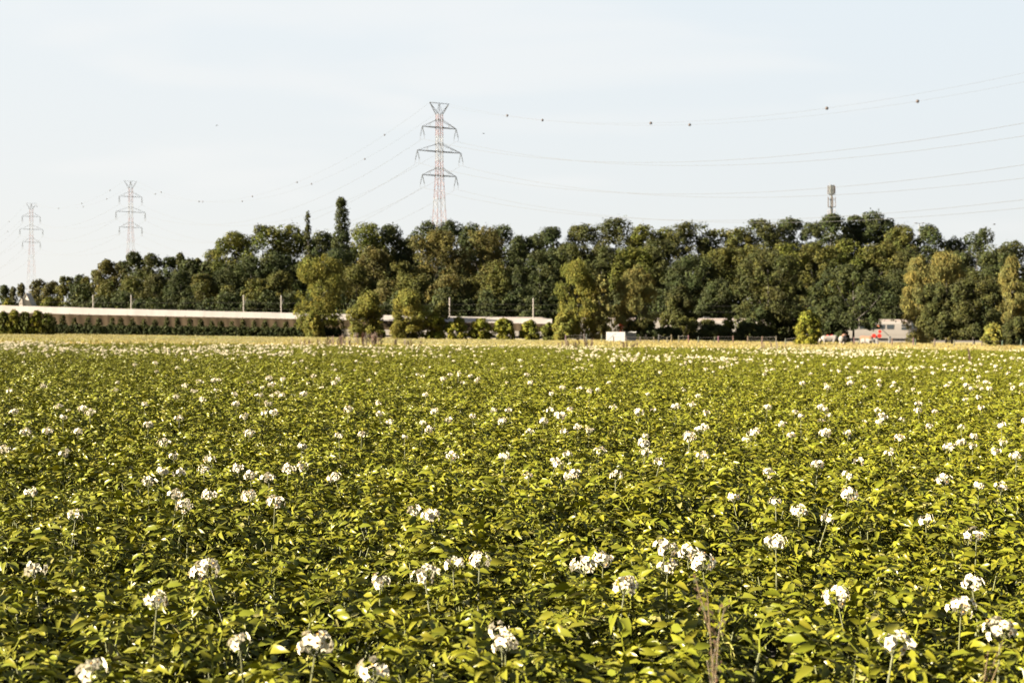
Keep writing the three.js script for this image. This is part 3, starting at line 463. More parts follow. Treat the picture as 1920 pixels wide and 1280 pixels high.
// ---------------------------------------------------------------- white box with scrawled paint
{
  const d = 190, px = d / F, c = at(1172, 642, d), gy = ground(c.x, -d), h = EYE + (HZ - 622) * px - gy;
  const t = thing('white_box', 'white utility box with dark scrawls under the willow', 'utility box', [c.x, gy, -d]);
  const cs = 640, cv = document.createElement('canvas'); cv.width = cs; cv.height = 256; const g = cv.getContext('2d'); g.fillStyle = '#4c4c4a'; g.fillRect(0, 0, cs, 256);
  g.strokeStyle = '#0c1826'; g.lineCap = 'round'; const st = (w, pts) => { g.lineWidth = w; g.beginPath(); g.moveTo(pts[0], pts[1]); for (let k = 2; k < pts.length; k += 2) g.lineTo(pts[k], pts[k + 1]); g.stroke(); };
  st(16, [60, 150, 130, 60, 170, 40]); st(10, [60, 150, 20, 210]); st(26, [350, 60, 375, 150, 360, 90, 420, 120, 520, 150, 610, 120]); st(18, [400, 40, 460, 70, 560, 60]); st(26, [590, 200, 620, 160, 560, 190]); st(12, [430, 190, 500, 215, 560, 205]); g.strokeStyle = '#5c5442'; st(8, [250, 20, 255, 240]);
  const tex = new THREE.CanvasTexture(cv); tex.colorSpace = THREE.SRGBColorSpace;
  const mat = new THREE.MeshStandardMaterial({ map: tex, roughness: 0.6 });
  const e1 = V(-2.45, 0, -1.0), e2 = V(1.62, 0, -1.5);            // the two visible walls run from the near corner
  const wall = (e, u0, u1, top) => { const p = [0, 0.02, 0, e.x, 0.02, e.z, e.x, top, e.z, 0, top, 0], gm = new THREE.BufferGeometry(); gm.setAttribute('position', new THREE.Float32BufferAttribute(p, 3)); gm.setAttribute('uv', new THREE.Float32BufferAttribute([u0, 0, u1, 0, u1, 1, u0, 1], 2)); gm.setIndex([0, 1, 2, 0, 2, 3]); gm.computeVertexNormals(); return gm; };
  put(new THREE.Mesh(wall(e1, 0.5, 0, h), mat), 'side_wall', t); put(new THREE.Mesh(wall(e2, 0.52, 1, h - 0.12), mat), 'end_wall', t);
  const m = new MB(); m.col = [0.62, 0.62, 0.6]; const far = e1.clone().add(e2);
  const b = [V(0, 0, 0), e1, far, e2].map((v, i) => v.clone().setY(i > 1 ? h - 0.12 : h)); m.quad(...b.map((v) => m.v(v.x, v.y + 0.03, v.z))); m.quad(...[e1, far].flatMap((v) => [m.v(v.x, 0, v.z), m.v(v.x, h, v.z)]).map((v, i, a) => a[[0, 1, 3, 2][i]])); m.quad(...[far, e2].flatMap((v) => [m.v(v.x, 0, v.z), m.v(v.x, h, v.z)]).map((v, i, a) => a[[0, 1, 3, 2][i]])); m.build('roof', M.plain, t);
  const k = new MB(); k.col = [0.18, 0.18, 0.18]; k.beam(V(0.01, 0, 0.02), V(0.01, h, 0.02), 0.03); k.build('corner_post', M.plain, t);
}

// ---------------------------------------------------------------- cows
function cow(label, p, turn, headDown, patch, headCol) {
  const t = thing('cow', label, 'cow', p, 'cows in the pasture'); t.rotation.y = turn;
  // bones: [a, b, ra, rb]; the cow looks along +x
  const hd = headDown ? [V(1.32, 0.42, 0), V(1.18, 0.8, 0)] : [V(1.42, 1.22, 0), V(1.12, 1.42, 0)];
  const B = [[V(-0.75, 1.05, 0), V(0.62, 1.02, 0), 0.36, 0.38], [V(-0.78, 1.12, 0), V(-0.5, 1.1, 0), 0.33, 0.33], [V(-0.2, 0.85, 0), V(0.3, 0.86, 0), 0.34, 0.32], [V(0.62, 1.12, 0), hd[1], 0.27, 0.17], [hd[1], hd[0], 0.16, 0.095], [V(-0.95, 1.22, 0), V(-1.12, 0.6, 0), 0.04, 0.035], [V(-0.45, 0.6, 0), V(-0.4, 0.55, 0), 0.14, 0.1]];
  for (const s of [-1, 1]) {
    B.push([V(-0.72, 1.0, s * 0.2), V(-0.6, 0.66, s * 0.22), 0.25, 0.14], [V(-0.6, 0.66, s * 0.22), V(-0.82, 0.42, s * 0.22), 0.12, 0.07], [V(-0.82, 0.42, s * 0.22), V(-0.78, 0.03, s * 0.22), 0.065, 0.07]);
    B.push([V(0.58, 0.9, s * 0.2), V(0.56, 0.42, s * 0.2), 0.18, 0.08], [V(0.56, 0.42, s * 0.2), V(0.57, 0.03, s * 0.2), 0.065, 0.07]);
    B.push([hd[1].clone().add(V(-0.02, 0.08, s * 0.12)), hd[1].clone().add(V(-0.06, 0.08, s * 0.32)), 0.05, 0.03], [hd[1].clone().add(V(0, 0.15, s * 0.08)), hd[1].clone().add(V(0.04, 0.28, s * 0.16)), 0.025, 0.015]);
  }
  const res = 64, mc = new MarchingCubes(res, M.plain, false, false, 60000), S = 1.6, pt = V(0, 0, 0), ab = V(0, 0, 0), ap = V(0, 0, 0);
  for (let z = 0; z < res; z++) for (let y = 0; y < res; y++) for (let x = 0; x < res; x++) {
    pt.set((x - res / 2) / (res / 2) * S, (y - res / 2) / (res / 2) * S + 0.85, (z - res / 2) / (res / 2) * S); let acc = 0;
    for (const [a, b, ra, rb] of B) { ab.subVectors(b, a); ap.subVectors(pt, a); const u = clamp(ap.dot(ab) / ab.lengthSq()), dd = ap.addScaledVector(ab, -u).length() - mix(ra, rb, u); acc += Math.exp(-dd * 22); }
    mc.field[x + y * res + z * res * res] = Math.log(acc) / 22;
  }
  mc.isolation = 0; mc.update();
  const n = mc.count ?? mc.geometry.drawRange.count, m = new MB();
  for (let k = 0; k < n; k++) {
    const x = mc.positionArray[3 * k] * S, y = mc.positionArray[3 * k + 1] * S + 0.85, z = mc.positionArray[3 * k + 2] * S;
    m.col = x > 0.95 ? headCol : noise2(x * 2.1 + patch[3] + 7, y * 2.1 + z + 3) > patch[4] ? patch.slice(0, 3) : [0.24, 0.215, 0.19];
    m.i.push(m.v(x, y, z));
  }
  m.build('body', M.bark, t);
}
const stand = (px, d) => { const p = at(px, 0, d); return [p.x, ground(p.x, -d), -d]; };
cow('white cow grazing left of the other two', stand(1555, 186), Math.PI * 0.97, true, [0.45, 0.3, 0.2, 0, 0.86], [0.55, 0.48, 0.42]);
cow('brown and white cow standing end on beside the oak trunk', stand(1581, 180), 1.2, false, [0.2, 0.075, 0.03, 4, 0.45], [0.2, 0.085, 0.04]);
cow('brown patched cow with a dark head by the crossing lamps', stand(1626, 184), -1.0, true, [0.2, 0.075, 0.03, 9, 0.5], [0.03, 0.025, 0.02]);

// ---------------------------------------------------------------- pasture fence, gate
{
  const t = thing('pasture_fence', 'wire fence on uneven wooden posts along the pasture', 'fence'), r = rngOf(64), tops = [];
  for (const px of [1060, 1096, 1100, 1128, 1151, 1175, 1201, 1227, 1235, 1251, 1260, 1273, 1292, 1310, 1340, 1348, 1375, 1402, 1429, 1456, 1474, 1501, 1540, 1602, 1613, 1622, 1647, 1673, 1713, 1717, 1753, 1790, 1842, 1880, 1915]) {
    const d = 172 - 14 * smooth(1400, 1800, px) + 3 * r(), p = at(px, 0, d), gy = ground(p.x, -d), h = 1.0 + 0.35 * r(), m = new MB(); m.col = [0.1, 0.075, 0.05].map((v) => v * (0.5 + r()));
    const top = V(p.x + 0.12 * (r() - 0.5), gy + h, -d + 0.1 * (r() - 0.5)); m.beam(V(p.x, gy - 0.1, -d), top, 0.075, 0.065, 6); m.build('fence_post', M.bark, t); tops.push(top);
  }
  for (const dy of [0.12, 0.45]) { const m = new MB(); m.col = [0.2, 0.18, 0.16]; m.tube(tops.map((p) => p.clone().add(V(0, -dy, 0.07))), 0.008, 3); m.build('wire', M.wire, t); }
  const d = 170, a = at(1611, 645, d), b = at(1622, 645, d), g = thing('field_gate', 'low dark rail gate left of the brown patched cow', 'gate', [a.x, ground(a.x, -d), -d]); const hh = a.y - ground(a.x, -d);
  for (const k of [0, 1]) { const m = new MB(); m.col = [0.06, 0.05, 0.04]; m.beam(V(k * (b.x - a.x), 0, 0), V(k * (b.x - a.x), hh + 0.1, 0), 0.06, 0.06, 6); m.build('post', M.bark, g); }
  for (const y of [hh, hh * 0.5]) { const m = new MB(); m.col = [0.06, 0.05, 0.04]; m.beam(V(0.06, y, 0.02), V(b.x - a.x - 0.06, y, 0.02), 0.05); m.build('rail', M.bark, g); }
}
// ---------------------------------------------------------------- meadow grass, one mass
{
  const tuft = (seed, cols) => { const r = rngOf(seed), m = new MB(); for (let k = 0; k < 13; k++) { const a = r() * 6.28, q = r() * 0.28, x = Math.cos(a) * q, z = Math.sin(a) * q, h = 0.22 + 0.3 * r(), lx = (r() - 0.5) * 0.35, lz = (r() - 0.5) * 0.35, w = 0.02 + 0.02 * r(), b = r() * 3.14, g = 0.75 + 0.5 * r(); m.col = [g, g * (0.95 + 0.1 * r()), g]; const c = Math.cos(b) * w, s = Math.sin(b) * w; const A = [m.v(x - c, 0, z - s), m.v(x + c, 0, z + s), m.v(x + lx * 0.4 + c * 0.8, h * 0.6, z + lz * 0.4 + s * 0.8), m.v(x + lx * 0.4 - c * 0.8, h * 0.6, z + lz * 0.4 - s * 0.8), m.v(x + lx, h, z + lz)]; m.quad(A[0], A[1], A[2], A[3]); m.tri(A[3], A[2], A[4]); } return m.geo(); };
  const gp = thing('meadow_grass', 'tall dry yellow meadow grass beyond the field', 'grass'); gp.userData.kind = 'stuff';
  const r = rngOf(8), lists = [[], []];
  for (let k = 0; k < 95000; k++) {
    const px = -80 + 2080 * r(), u = r(), d0 = fieldEdge(0), d = mix(84, 232, u), x = (px - 960) / F * d; if (d < fieldEdge(x) + 0.6 || d > mix(232, 205, smooth(600, 1200, px))) continue;
    lists[r() < 0.5 ? 0 : 1].push([x, d, px, 0.75 + 0.7 * r() * (0.5 + noise2(x * 0.2, d * 0.2)) + 0.35 * smooth(1000, 1500, px) * noise2(x * 0.6, d * 0.6), r() * 6.28, r()]);
  }
  lists.forEach((l, n) => {
    const im = new THREE.InstancedMesh(tuft(40 + n), M.straw, l.length), mt = new THREE.Matrix4(), q = new THREE.Quaternion(), c = new THREE.Color();
    l.forEach(([x, d, px, s, a, v], k) => {
      mt.compose(V(x, ground(x, -d) - 0.01, -d), q.setFromAxisAngle(V(0, 1, 0), a), V(s * 1.2, s * mix(1, mix(0.35, 0.75, smooth(900, 1250, px)), smooth(100, 140, d)), s * 1.2)); im.setMatrixAt(k, mt);
      const ochre = (1 - smooth(300, 900, px)) * (1 - smooth(100, 135, d + 12 * noise2(x * 0.1, d * 0.1))), green = smooth(0.55, 0.75, noise2(x * 0.07 + 5, d * 0.09)) * 0.5, pink = smooth(1000, 1300, px) * 0.6, g = 0.75 + 0.5 * v;
      c.setRGB(mix(mix(0.36, 0.34, ochre), 0.22, green) * g, mix(mix(0.29, 0.24, ochre), 0.25, green) * (1 - 0.12 * pink) * g, mix(0.032, 0.006, ochre) * (1 + 0.6 * pink) * g); im.setColorAt(k, c);
    });
    put(im, 'grass_tufts', gp);
  });
}
// ---------------------------------------------------------------- rusty dock stalks
function dockGeo(seed, col, fine = 1) {
  const r = rngOf(seed), m = new MB(), s = new MB(); s.col = col.map((v) => v * 0.8);
  const lean = V((r() - 0.5) * 0.2, 0, (r() - 0.5) * 0.2), P = (t) => V(lean.x * t * t, t, lean.z * t * t);
  s.tube([0, 0.3, 0.6, 1].map(P), 0.011, 5, 0.004);
  for (let b = 0; b < 5; b++) { const t0 = 0.45 + b * 0.1, a = r() * 6.28, o = P(t0), e = o.clone().add(V(Math.cos(a) * 0.1, 0.2, Math.sin(a) * 0.1)); s.beam(o, e, 0.006, 0.003, 4); for (let k = 0; k < 22; k++) { const q = o.clone().lerp(e, 0.2 + 0.8 * r()).add(V((r() - 0.5) * 0.05, (r() - 0.5) * 0.04, (r() - 0.5) * 0.05)), z = (0.014 + 0.012 * r()) * fine; m.col = col.map((v) => v * (0.6 + 0.8 * r())); const A = [m.v(q.x - z, q.y, q.z), m.v(q.x, q.y + z, q.z + z * (r() - 0.5)), m.v(q.x + z, q.y, q.z), m.v(q.x, q.y - z, q.z - z * (r() - 0.5))]; m.quad(...A); } }
  for (let k = 0; k < 40; k++) { const q = P(0.6 + 0.4 * r()).add(V((r() - 0.5) * 0.06, 0, (r() - 0.5) * 0.06)), z = (0.014 + 0.012 * r()) * fine; m.col = col.map((v) => v * (0.6 + 0.8 * r())); m.quad(m.v(q.x - z, q.y, q.z), m.v(q.x, q.y + z, q.z + z * 0.5), m.v(q.x + z, q.y, q.z), m.v(q.x, q.y - z, q.z - z * 0.5)); }
  return { stem: s.geo(), seed: m.geo() };
}
{
  const protos = [0, 1, 2].map((k) => dockGeo(300 + k, [0.12, 0.05, 0.018], 0.8)), r = rngOf(91);
  const dock = (px, d, h, label, group, k = Math.floor(r() * 3)) => { const x = (px - 960) / F * d, t = thing('dock_stalk', label, 'weed', [x, land(x), -d], group); t.scale.set(h * 1.05, h, h * 1.05); t.rotation.y = r() * 6.28; put(new THREE.Mesh(protos[k].stem, M.straw), 'stem', t); put(new THREE.Mesh(protos[k].seed, M.straw), 'seed_head', t); };
  for (let k = 0; k < 46; k++) { const px = 545 + 170 * Math.pow(r(), 0.85), x = (px - 960) / F * 86; dock(px, fieldEdge(x) + 0.3 + 3 * r(), 0.75 + 0.4 * r() + 0.3 * smooth(600, 690, px), 'rust brown dock stalk in the clump left of the train', 'dock stalks left of the train'); }
  for (let k = 0; k < 8; k++) { const px = 735 + 55 * r(), x = (px - 960) / F * 90; dock(px, fieldEdge(x) + 0.3 + 2 * r(), 0.8 + 0.3 * r(), 'rust brown dock stalk in the sparse clump below the shooting shrub', 'dock stalks in the sparse clump'); }
  for (let k = 0; k < 20; k++) { const px = 1045 + 70 * r(), x = (px - 960) / F * 98; dock(px, fieldEdge(x) + 0.3 + 2 * r(), 0.75 + 0.4 * r(), 'rust brown dock stalk in the clump below the feathery tree', 'dock stalks below the feathery tree'); }
  for (let k = 0; k < 10; k++) { const px = 1165 + 36 * r(), x = (px - 960) / F * 100; dock(px, fieldEdge(x) + 0.3 + 2 * r(), 0.75 + 0.5 * r(), 'rust brown dock stalk in the clump before the white box', 'dock stalks before the white box'); }
  for (let k = 0; k < 7; k++) { const px = 1425 + 50 * r(), x = (px - 960) / F * 104; dock(px, fieldEdge(x) + 0.3 + 2 * r(), 0.8 + 0.4 * r(), 'rust brown dock stalk in the clump before the broad oak', 'dock stalks before the broad oak'); }
  dock(1822, 62, 1.1, 'lone rusty dock stalk among the potato flowers', null);
  const near = [0, 1, 2].map((k) => dockGeo(340 + k, [0.2, 0.12, 0.03], 0.4));
  [[1362, 4.5, 0.93, 'tall dry brown weed blurred close to the camera'], [1802, 4.4, 0.76, 'dry brown weed by the lower right flower heads']].forEach(([px, d, h, l], k) => { const x = (px - 960) / F * d, t = thing('dry_weed', l, 'weed', [x, land(x), -d]); t.scale.set(0.5, h, 0.5); t.rotation.set(0, k, k === 1 ? -0.3 : 0.05); put(new THREE.Mesh(near[k].stem, M.straw), 'stem', t); put(new THREE.Mesh(near[k].seed, M.straw), 'seed_head', t); });
}

// ---------------------------------------------------------------- potato plants
const LEAF = [0.158, 0.163, 0.012];
function leaflet(m, o, dir, side, up, L, W, curl, tone) {   // eight faces: a pointed oval folded along its rib and curled down
  const at2 = (s, w, lift) => { const c = curl * s * s * L; return o.clone().addScaledVector(dir, s * L).addScaledVector(up, lift - c).addScaledVector(side, w); };
  m.col = tone; const q = (v) => m.v(v.x, v.y, v.z), f = 0.5;
  const b = q(at2(0, 0, 0)), l1 = q(at2(0.3, -W / 2, f * W / 2)), c1 = q(at2(0.32, 0, 0)), r1 = q(at2(0.3, W / 2, f * W / 2)), l2 = q(at2(0.66, -W * 0.39, f * W * 0.39)), c2 = q(at2(0.68, 0, 0)), r2 = q(at2(0.66, W * 0.39, f * W * 0.39)), t = q(at2(1, 0, 0));
  m.tri(b, l1, c1); m.tri(b, c1, r1); m.quad(l1, l2, c2, c1); m.quad(c1, c2, r2, r1); m.tri(l2, t, c2); m.tri(c2, t, r2);
}
function leafMB(m, rng, mat, tone, scale = 1) {             // one compound leaf along +z
  const L = 0.24 * scale, rise = 0.25 + 0.35 * rng(), droop = 0.35 + 0.5 * rng(), sub = new MB(), P = (s) => V(0.03 * Math.sin(s * 3) * L, (rise * s - droop * s * s) * L, s * L);
  sub.col = [tone[0] * 1.1, tone[1] * 1.15, tone[2] * 2];
  const w = 0.0035; for (let k = 0; k < 3; k++) { const a = P(k / 3), b = P((k + 1) / 3), i = [sub.v(a.x - w, a.y, a.z), sub.v(a.x + w, a.y, a.z), sub.v(b.x + w, b.y, b.z), sub.v(b.x - w, b.y, b.z)]; sub.quad(...i); }
  const jit = () => { if (rng() < 0.07) { const g = 0.55 + 0.55 * rng(); return [0.33 * g, 0.31 * g, 0.2 * g]; } const g = 0.8 + 0.4 * rng(), y = (rng() - 0.5) * 0.2; return [tone[0] * g * (1 + y), tone[1] * g, tone[2] * g]; };  // a few leaflets painted pale, standing in for sun glints on the leaves
  const tan = (s) => P(Math.min(1, s + 0.05)).sub(P(s - 0.05)).normalize();
  for (const [s, z] of [[0.34, 0.06], [0.6, 0.074], [0.85, 0.084]]) for (const e of [-1, 1]) {
    const d = tan(s).multiplyScalar(0.55 + 0.3 * rng()).add(V(e, 0.1 + 0.5 * (rng() - 0.5), 0)).normalize(), u = V((rng() - 0.5) * 1.5, 1, (rng() - 0.5) * 1.3), sd = d.clone().cross(u).normalize(), up = sd.clone().cross(d).normalize(), z2 = z * scale * (0.8 + 0.4 * rng());
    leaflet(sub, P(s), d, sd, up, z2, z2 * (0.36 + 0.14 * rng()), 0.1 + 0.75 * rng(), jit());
  }
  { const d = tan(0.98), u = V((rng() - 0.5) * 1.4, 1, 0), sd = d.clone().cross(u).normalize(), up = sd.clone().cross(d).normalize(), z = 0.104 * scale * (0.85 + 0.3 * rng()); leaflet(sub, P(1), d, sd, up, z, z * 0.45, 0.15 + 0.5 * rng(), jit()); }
  m.geoColored(sub.geo(false), mat);
}
function leafPlaces(rng, n) {                               // where the leaves of one plant spring from its stems
  const out = [], stems = Array.from({ length: 5 }, (_, k) => { const a = k * 1.257 + rng(), q = 0.06 + 0.1 * rng(); return [Math.cos(a) * q, Math.sin(a) * q, 0.36 + 0.2 * rng()]; });
  for (let k = 0; k < n; k++) { const s = stems[k % 5], t = Math.pow((k + 0.5) / n, 0.75), h = s[2] * (0.15 + 0.85 * t); out.push({ x: s[0] * (0.4 + 0.9 * t), y: h, z: s[1] * (0.4 + 0.9 * t), yaw: k * 2.4 + rng() * 0.9, pitch: mix(-0.2, 0.8, t * t) + (rng() - 0.5) * 0.9, roll: (rng() - 0.5) * 1.5, scale: mix(1.0, 0.7, t * t) * (0.85 + 0.3 * rng()), t }); }
  return { out, stems };
}
const placeM = (p) => new THREE.Matrix4().compose(V(p.x, p.y, p.z), new THREE.Quaternion().setFromEuler(new THREE.Euler(-p.pitch, p.yaw, p.roll, 'YXZ')), V(p.scale, p.scale, p.scale));
const tone = (t) => [mix(0.06, LEAF[0], t), mix(0.08, LEAF[1], t), mix(0.011, LEAF[2], t)];  // young top leaves lighter; lower ones painted darker to deepen the shade
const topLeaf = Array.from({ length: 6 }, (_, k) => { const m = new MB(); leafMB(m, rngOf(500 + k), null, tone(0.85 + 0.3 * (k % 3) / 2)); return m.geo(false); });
const stemGeo = (stems) => { const m = new MB(); m.col = [0.15, 0.165, 0.03]; for (const s of stems) m.tube([V(s[0] * 0.3, -0.02, s[1] * 0.3), V(s[0] * 0.7, s[2] * 0.5, s[1] * 0.7), V(s[0] * 1.1, s[2] * 0.85, s[1] * 1.1)], 0.008, 5, 0.004); return m.geo(); };
const TOPS = 9, LEAVES = 56;
const plantKinds = Array.from({ length: 5 }, (_, k) => {
  const rng = rngOf(700 + k), { out, stems } = leafPlaces(rng, LEAVES), low = new MB();
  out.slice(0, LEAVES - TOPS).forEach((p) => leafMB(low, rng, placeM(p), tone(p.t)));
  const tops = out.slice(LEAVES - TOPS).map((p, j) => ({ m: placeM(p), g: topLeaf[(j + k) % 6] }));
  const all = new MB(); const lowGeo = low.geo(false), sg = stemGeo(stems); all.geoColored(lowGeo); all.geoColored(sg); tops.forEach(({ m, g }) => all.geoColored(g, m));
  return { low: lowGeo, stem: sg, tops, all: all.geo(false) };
});
// blossom: a five pointed white star with a yellow cone
const starGeo = (() => { const m = new MB(), r = 0.0205; m.col = [0.82, 0.75, 0.56]; const c = m.v(0, 0, 0), o = []; for (let k = 0; k < 10; k++) { const a = k / 10 * 2 * Math.PI, q = k % 2 ? r * 0.66 : r; o.push(m.v(Math.cos(a) * q, k % 2 ? 0.002 : -0.001, Math.sin(a) * q)); } for (let k = 0; k < 10; k++) m.tri(c, o[k], o[(k + 1) % 10]); m.col = [0.6, 0.31, 0.015]; m.beam(V(0, 0.0005, 0), V(0, 0.007, 0), 0.0046, 0.002, 5); return m.geo(); })();
function headSpots(rng, n, R = 0.05) { const l = []; for (let k = 0; k < n; k++) { const t = (k + 0.5) / n, y = 1 - 1.25 * t, a = k * 2.4 + rng() * 0.5, s = Math.sqrt(Math.max(0, 1 - y * y)), d = V(s * Math.cos(a), y, s * Math.sin(a)).normalize(); l.push({ p: V(d.x * R * (0.65 + 0.45 * rng()) + (k % 2 ? 0.01 : -0.01), d.y * R * (0.6 + 0.4 * rng()) + (k % 2 ? 0.01 : -0.002), d.z * R * (0.65 + 0.45 * rng()) + (k % 2 ? 0.006 : -0.006)), d: d.add(V((rng() - 0.5) * 0.7, 0, (rng() - 0.5) * 0.7)).normalize(), s: 0.75 + 0.5 * rng() }); } return l; }
const headKinds = [13, 10, 17, 6].map((n, k) => {
  const rng = rngOf(810 + k), spots = headSpots(rng, n, [0.05, 0.043, 0.055, 0.036][k]), st = new MB(); st.col = [0.12, 0.13, 0.02];
  st.tube([V(0.02, -0.3, 0.01), V(0.01, -0.15, 0), V(0, -0.03, 0)], 0.0045, 5, 0.003); for (const s of spots) st.beam(V(0, -0.03, 0), s.p.clone().addScaledVector(s.d, -0.004), 0.0014, 0.0014, 3);
  for (let b = 0; b < 3; b++) { const a = rng() * 6.28, q = V(Math.cos(a) * 0.05, -0.01 + 0.02 * rng(), Math.sin(a) * 0.05); st.beam(V(0, -0.03, 0), q, 0.0012, 0.0012, 3); st.beam(q, q.clone().add(V(0, 0.01, 0)), 0.004, 0.002, 5); }
  const mat = spots.map((s) => new THREE.Matrix4().compose(s.p, new THREE.Quaternion().setFromUnitVectors(V(0, 1, 0), s.d), V(s.s, s.s, s.s)));
  const all = new MB(); all.geoColored(st.geo()); mat.forEach((m) => all.geoColored(starGeo, m));
  return { stalk: st.geo(), mat, all: all.geo() };
});
{
  // flower heads that stand out in the photograph: middle x, middle y, kind
  const HEADS = [[385, 1072, 2], [592, 1214, 0], [448, 1207, 3], [292, 1130, 1], [330, 930, 1], [345, 950, 0], [390, 932, 1], [467, 932, 0], [514, 944, 0], [627, 897, 0], [567, 877, 1], [540, 882, 1], [445, 880, 1], [468, 894, 1], [503, 898, 1], [277, 905, 1], [303, 886, 3], [381, 881, 3], [393, 862, 3], [325, 857, 1], [336, 888, 3], [712, 1095, 1], [797, 1083, 1], [850, 1060, 3], [898, 1055, 2], [808, 970, 0], [776, 960, 3], [947, 857, 1], [1043, 870, 0], [1075, 893, 0], [1065, 853, 3], [990, 893, 3], [1130, 1052, 0], [1097, 1065, 0], [1172, 1103, 2], [1247, 1030, 0], [1253, 1067, 1], [1318, 1060, 2], [1290, 1040, 1], [1457, 1020, 0], [1572, 1122, 2], [1805, 1143, 2], [1680, 1212, 1], [1878, 1187, 2], [1825, 1098, 1], [1832, 1007, 1], [1770, 902, 1], [1837, 912, 3], [1880, 915, 1], [1593, 930, 2], [1535, 873, 0], [1442, 888, 0], [1320, 857, 1], [1500, 962, 1], [1553, 975, 3], [1455, 942, 3], [1375, 935, 3], [1237, 868, 3], [1210, 850, 1], [1205, 832, 1], [1125, 848, 1], [1155, 893, 3], [1738, 977, 3], [948, 1212, 0], [938, 1186, 3], [1907, 857, 1], [1868, 848, 1], [1825, 838, 1], [1782, 840, 0], [1687, 822, 0], [1670, 850, 1], [1613, 867, 3], [1590, 893, 3], [140, 968, 3], [57, 925, 1], [120, 852, 1], [8, 845, 1], [90, 810, 1], [48, 812, 1], [155, 768, 2], [108, 765, 1], [167, 775, 1], [278, 798, 0], [305, 832, 1], [847, 857, 1], [170, 1262, 3], [62, 1072, 3], [700, 1262, 3],
    [458, 782, 1], [513, 775, 1], [495, 775, 3], [487, 742, 1], [440, 740, 1], [528, 742, 0], [365, 735, 1], [378, 750, 1], [330, 745, 1], [215, 732, 1], [80, 725, 2], [708, 757, 1], [711, 777, 1], [815, 772, 0], [845, 703, 1], [860, 700, 1], [1045, 780, 0], [1083, 802, 1], [1105, 808, 1], [1297, 760, 1], [1325, 775, 1], [1320, 803, 1], [1440, 765, 2], [1548, 768, 0], [1467, 797, 1], [1645, 770, 1], [1655, 780, 0], [1722, 770, 0], [1725, 758, 1], [1813, 750, 1], [1835, 745, 1], [1840, 765, 1], [1150, 765, 1], [1225, 770, 3], [955, 770, 1], [925, 770, 3], [635, 818, 3], [565, 838, 3]];
  const rng = rngOf(2024), TOP = 0.60;
  const camOver = (x) => EYE - land(x), plants = [];
  // rows across the view, plants jittered
  for (let d = 3.6, row = 0; d < 125; d += 0.46, row++) {
    const lim = 0.36 * d + 3.5;
    for (let x = -lim + (row % 2) * 0.2; x < lim; x += 0.42) {
      const px = x + (rng() - 0.5) * 0.26, pd = d + (rng() - 0.5) * 0.28; if (pd > fieldEdge(px)) continue;
      plants.push({ x: px, d: pd, s: 0.69 + 0.34 * noise2(px * 0.75 + 40, pd * 0.95) + 0.18 * rng(), a: rng() * 6.28, k: Math.floor(rng() * 5), tint: rng() });
    }
  }
  for (const [hx, hy, hk] of HEADS) {       // bring the nearest plant under the flower head
    let d = F * 1.15 / (hy - HZ), x = 0; const lift = 0.02 + 0.05 * rng();
    for (let it = 0; it < 4; it++) { x = (hx - 960) / F * d; d = F * (camOver(x) - TOP - lift) / (hy - HZ); }
    let best = null, bd = 1e9; for (const p of plants) if (!p.head) { const e = Math.hypot(p.x - x, p.d - d); if (e < bd) { bd = e; best = p; } }
    Object.assign(best, { x, d, s: 1, head: { k: hk, y: TOP + lift, x: 0 } });
  }
  const inView = (p) => Math.abs(p.x) < 0.36 * p.d + 0.15 && p.d > 4.35;
  const flowering = plants.filter((p) => p.head), leafy = plants.filter((p) => !p.head && inView(p)).sort((a, b) => a.d - b.d).slice(0, 300 - flowering.length);
  const own = new Set([...flowering, ...leafy]);
  // labels: counted within belts of distance
  const belts = [[0, 5.6, 'along the bottom edge'], [5.6, 7.4, 'in the second belt from the bottom edge'], [7.4, 10.2, 'in the third belt of large blooms'], [10.2, 14, 'in the belt of mid sized blooms'], [14, 200, 'in the belt of small listed blooms']];
  const ord = (n) => n + (n % 100 > 10 && n % 100 < 14 ? 'th' : ['th', 'st', 'nd', 'rd'][n % 10] ?? 'th');
  for (const [a, b, where] of belts) flowering.filter((p) => p.d >= a && p.d < b).sort((p, q) => p.x / p.d - q.x / q.d).forEach((p, i) => { p.label = ['flowering potato plant', 'potato plant with white cluster', 'broad clustered potato plant', 'sparsely flowering potato plant'][p.head.k] + ', ' + ord(i + 1) + ' from left ' + where; });
  const protos = plantKinds.map((k) => {
    const g = new THREE.Group(); put(new THREE.Mesh(k.stem, M.straw), 'stem', g); put(new THREE.Mesh(k.low, M.potato), 'foliage', g).userData.kind = 'stuff';
    k.tops.forEach(({ m, g: geo }) => { const l = put(new THREE.Mesh(geo, M.potato), 'leaf', g); m.decompose(l.position, l.quaternion, l.scale); }); return g;
  });
  for (const p of own) {
    const t = protos[p.k].clone(); t.name = numbered('potato_plant'); scene.add(t); t.position.set(p.x, land(p.x), -p.d); t.rotation.y = p.a; t.scale.setScalar(p.s);
    if (p.head) {
      tag(t, p.label, 'potato plant', 'flowering potato plants');
      const h = headKinds[p.head.k], st = put(new THREE.Mesh(h.stalk, M.blossom), 'flower_head', t); st.position.set(0, p.head.y, 0); st.rotation.set(0.4 * (rng() - 0.5), rng() * 6, 0.4 * (rng() - 0.5)); st.scale.setScalar(0.88 + 0.3 * rng());
      h.mat.forEach((m) => { const f = put(new THREE.Mesh(starGeo, M.blossom), 'flower', st); m.decompose(f.position, f.quaternion, f.scale); });
    } else tag(t, 'leafy green potato plant without flowers in the front of the field', 'potato plant', 'leafy potato plants in the front of the field');
  }
  const rest = plants.filter((p) => !own.has(p)), crop = thing('potato_crop', 'leafy green potato crop with white flowers reaching to the meadow', 'crop'); crop.userData.kind = 'stuff';
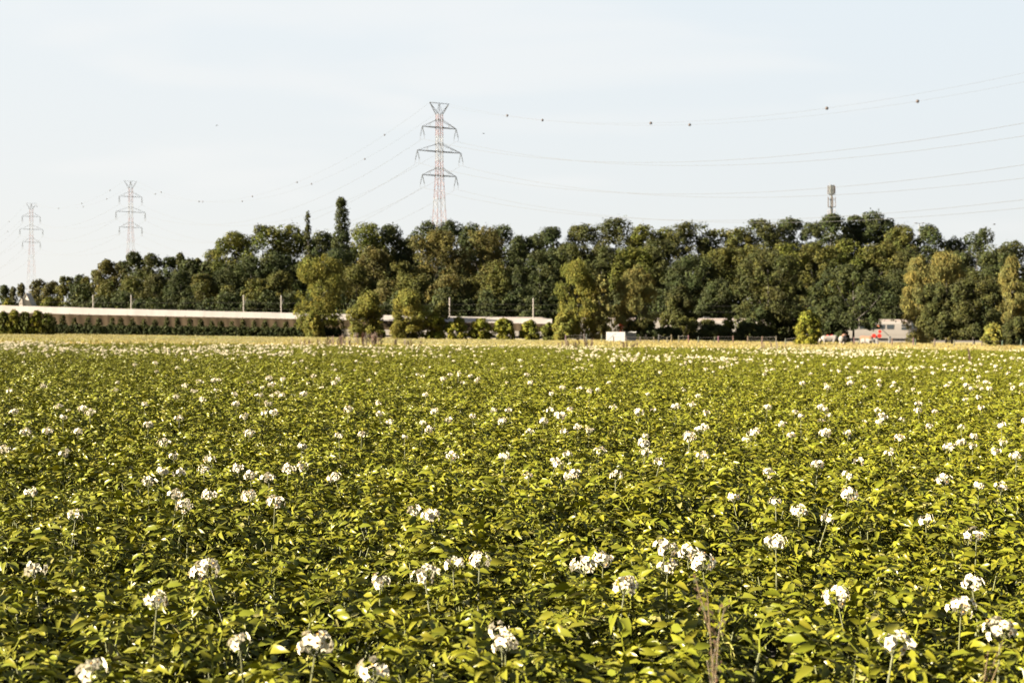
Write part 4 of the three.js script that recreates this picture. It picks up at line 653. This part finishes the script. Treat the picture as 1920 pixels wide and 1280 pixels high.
  const mt = new THREE.Matrix4(), q = new THREE.Quaternion(), c = new THREE.Color();
  plantKinds.forEach((k, n) => {
    const l = rest.filter((p) => p.k === n), im = new THREE.InstancedMesh(k.all, M.potato, l.length);
    l.forEach((p, i) => { mt.compose(V(p.x, land(p.x), -p.d), q.setFromAxisAngle(V(0, 1, 0), p.a), V(p.s, p.s, p.s)); im.setMatrixAt(i, mt); const g = 0.88 + 0.24 * p.tint; im.setColorAt(i, c.setRGB(g, g, g)); });
    put(im, 'foliage', crop);
  });
  headKinds.forEach((h, n) => {
    const l = rest.filter((p) => p.d > 14 && (Math.floor(p.tint * 7919) % 4) === n && hash2(Math.floor(p.x * 100), Math.floor(p.d * 100)) < (0.03 + 0.24 * smooth(0.45, 0.75, noise2(p.x * 0.22 + 60, p.d * 0.13))) * (1 + 0.6 * smooth(55, 90, p.d)) * (1 + 0.9 * smooth(45, 70, p.d) * (1 - smooth(-22, -6, p.x))));
    const im = new THREE.InstancedMesh(h.all, M.blossom, l.length); l.forEach((p, i) => { const hs = 0.7 + 0.6 * hash2(i, n + 77); mt.compose(V(p.x, land(p.x) + TOP * p.s + 0.03 + 0.07 * p.tint, -p.d), q.setFromAxisAngle(V(0, 1, 0), p.a), V(hs, hs, hs)); im.setMatrixAt(i, mt); }); put(im, 'blossom', crop);
  });
  console.log('plants', plants.length, 'own', own.size, 'flowering', flowering.length);
}
// ---------------------------------------------------------------- birds
[[1865, 421, 240, 'tiny dark bird in the sky above the dome shaped crown'], [907, 251, 300, 'tiny dark bird in the sky right of the tall pylon'], [407, 236, 300, 'tiny dark bird in the open sky left of the pylon']].forEach(([px, py, d, l]) => {
  const p = at(px, py, d), m = new MB(); m.col = [0.06, 0.055, 0.05];
  const b = [[-0.22, 0, 0.0], [-0.1, 0.05, 0.06], [0.08, 0.05, 0.06], [0.2, 0.01, 0]]; m.tube([V(-0.28, 0, 0), V(-0.1, 0.02, 0), V(0.1, 0.03, 0), V(0.24, 0.05, 0)], 0.05, 6, 0.03);
  for (const s of [-1, 1]) { const A = [m.v(0.1, 0.04, 0), m.v(-0.08, 0.03, 0), m.v(-0.06, 0.16, s * 0.24), m.v(0.06, 0.17, s * 0.24), m.v(-0.1, 0.1, s * 0.48)]; m.quad(A[0], A[1], A[2], A[3]); m.tri(A[3], A[2], A[4]); }
  const t = thing('bird', l, 'bird', p.toArray()); m.build('body', M.plain, t);
});
{ let n = 0; const seen = new Set(); scene.traverse((o) => { if (o.isMesh && !seen.has(o.geometry) && seen.add(o.geometry)) n += (o.geometry.index ? o.geometry.index.count : o.geometry.attributes.position.count) / 3; }); console.log('triangles', n); }
renderer.render(scene, camera);
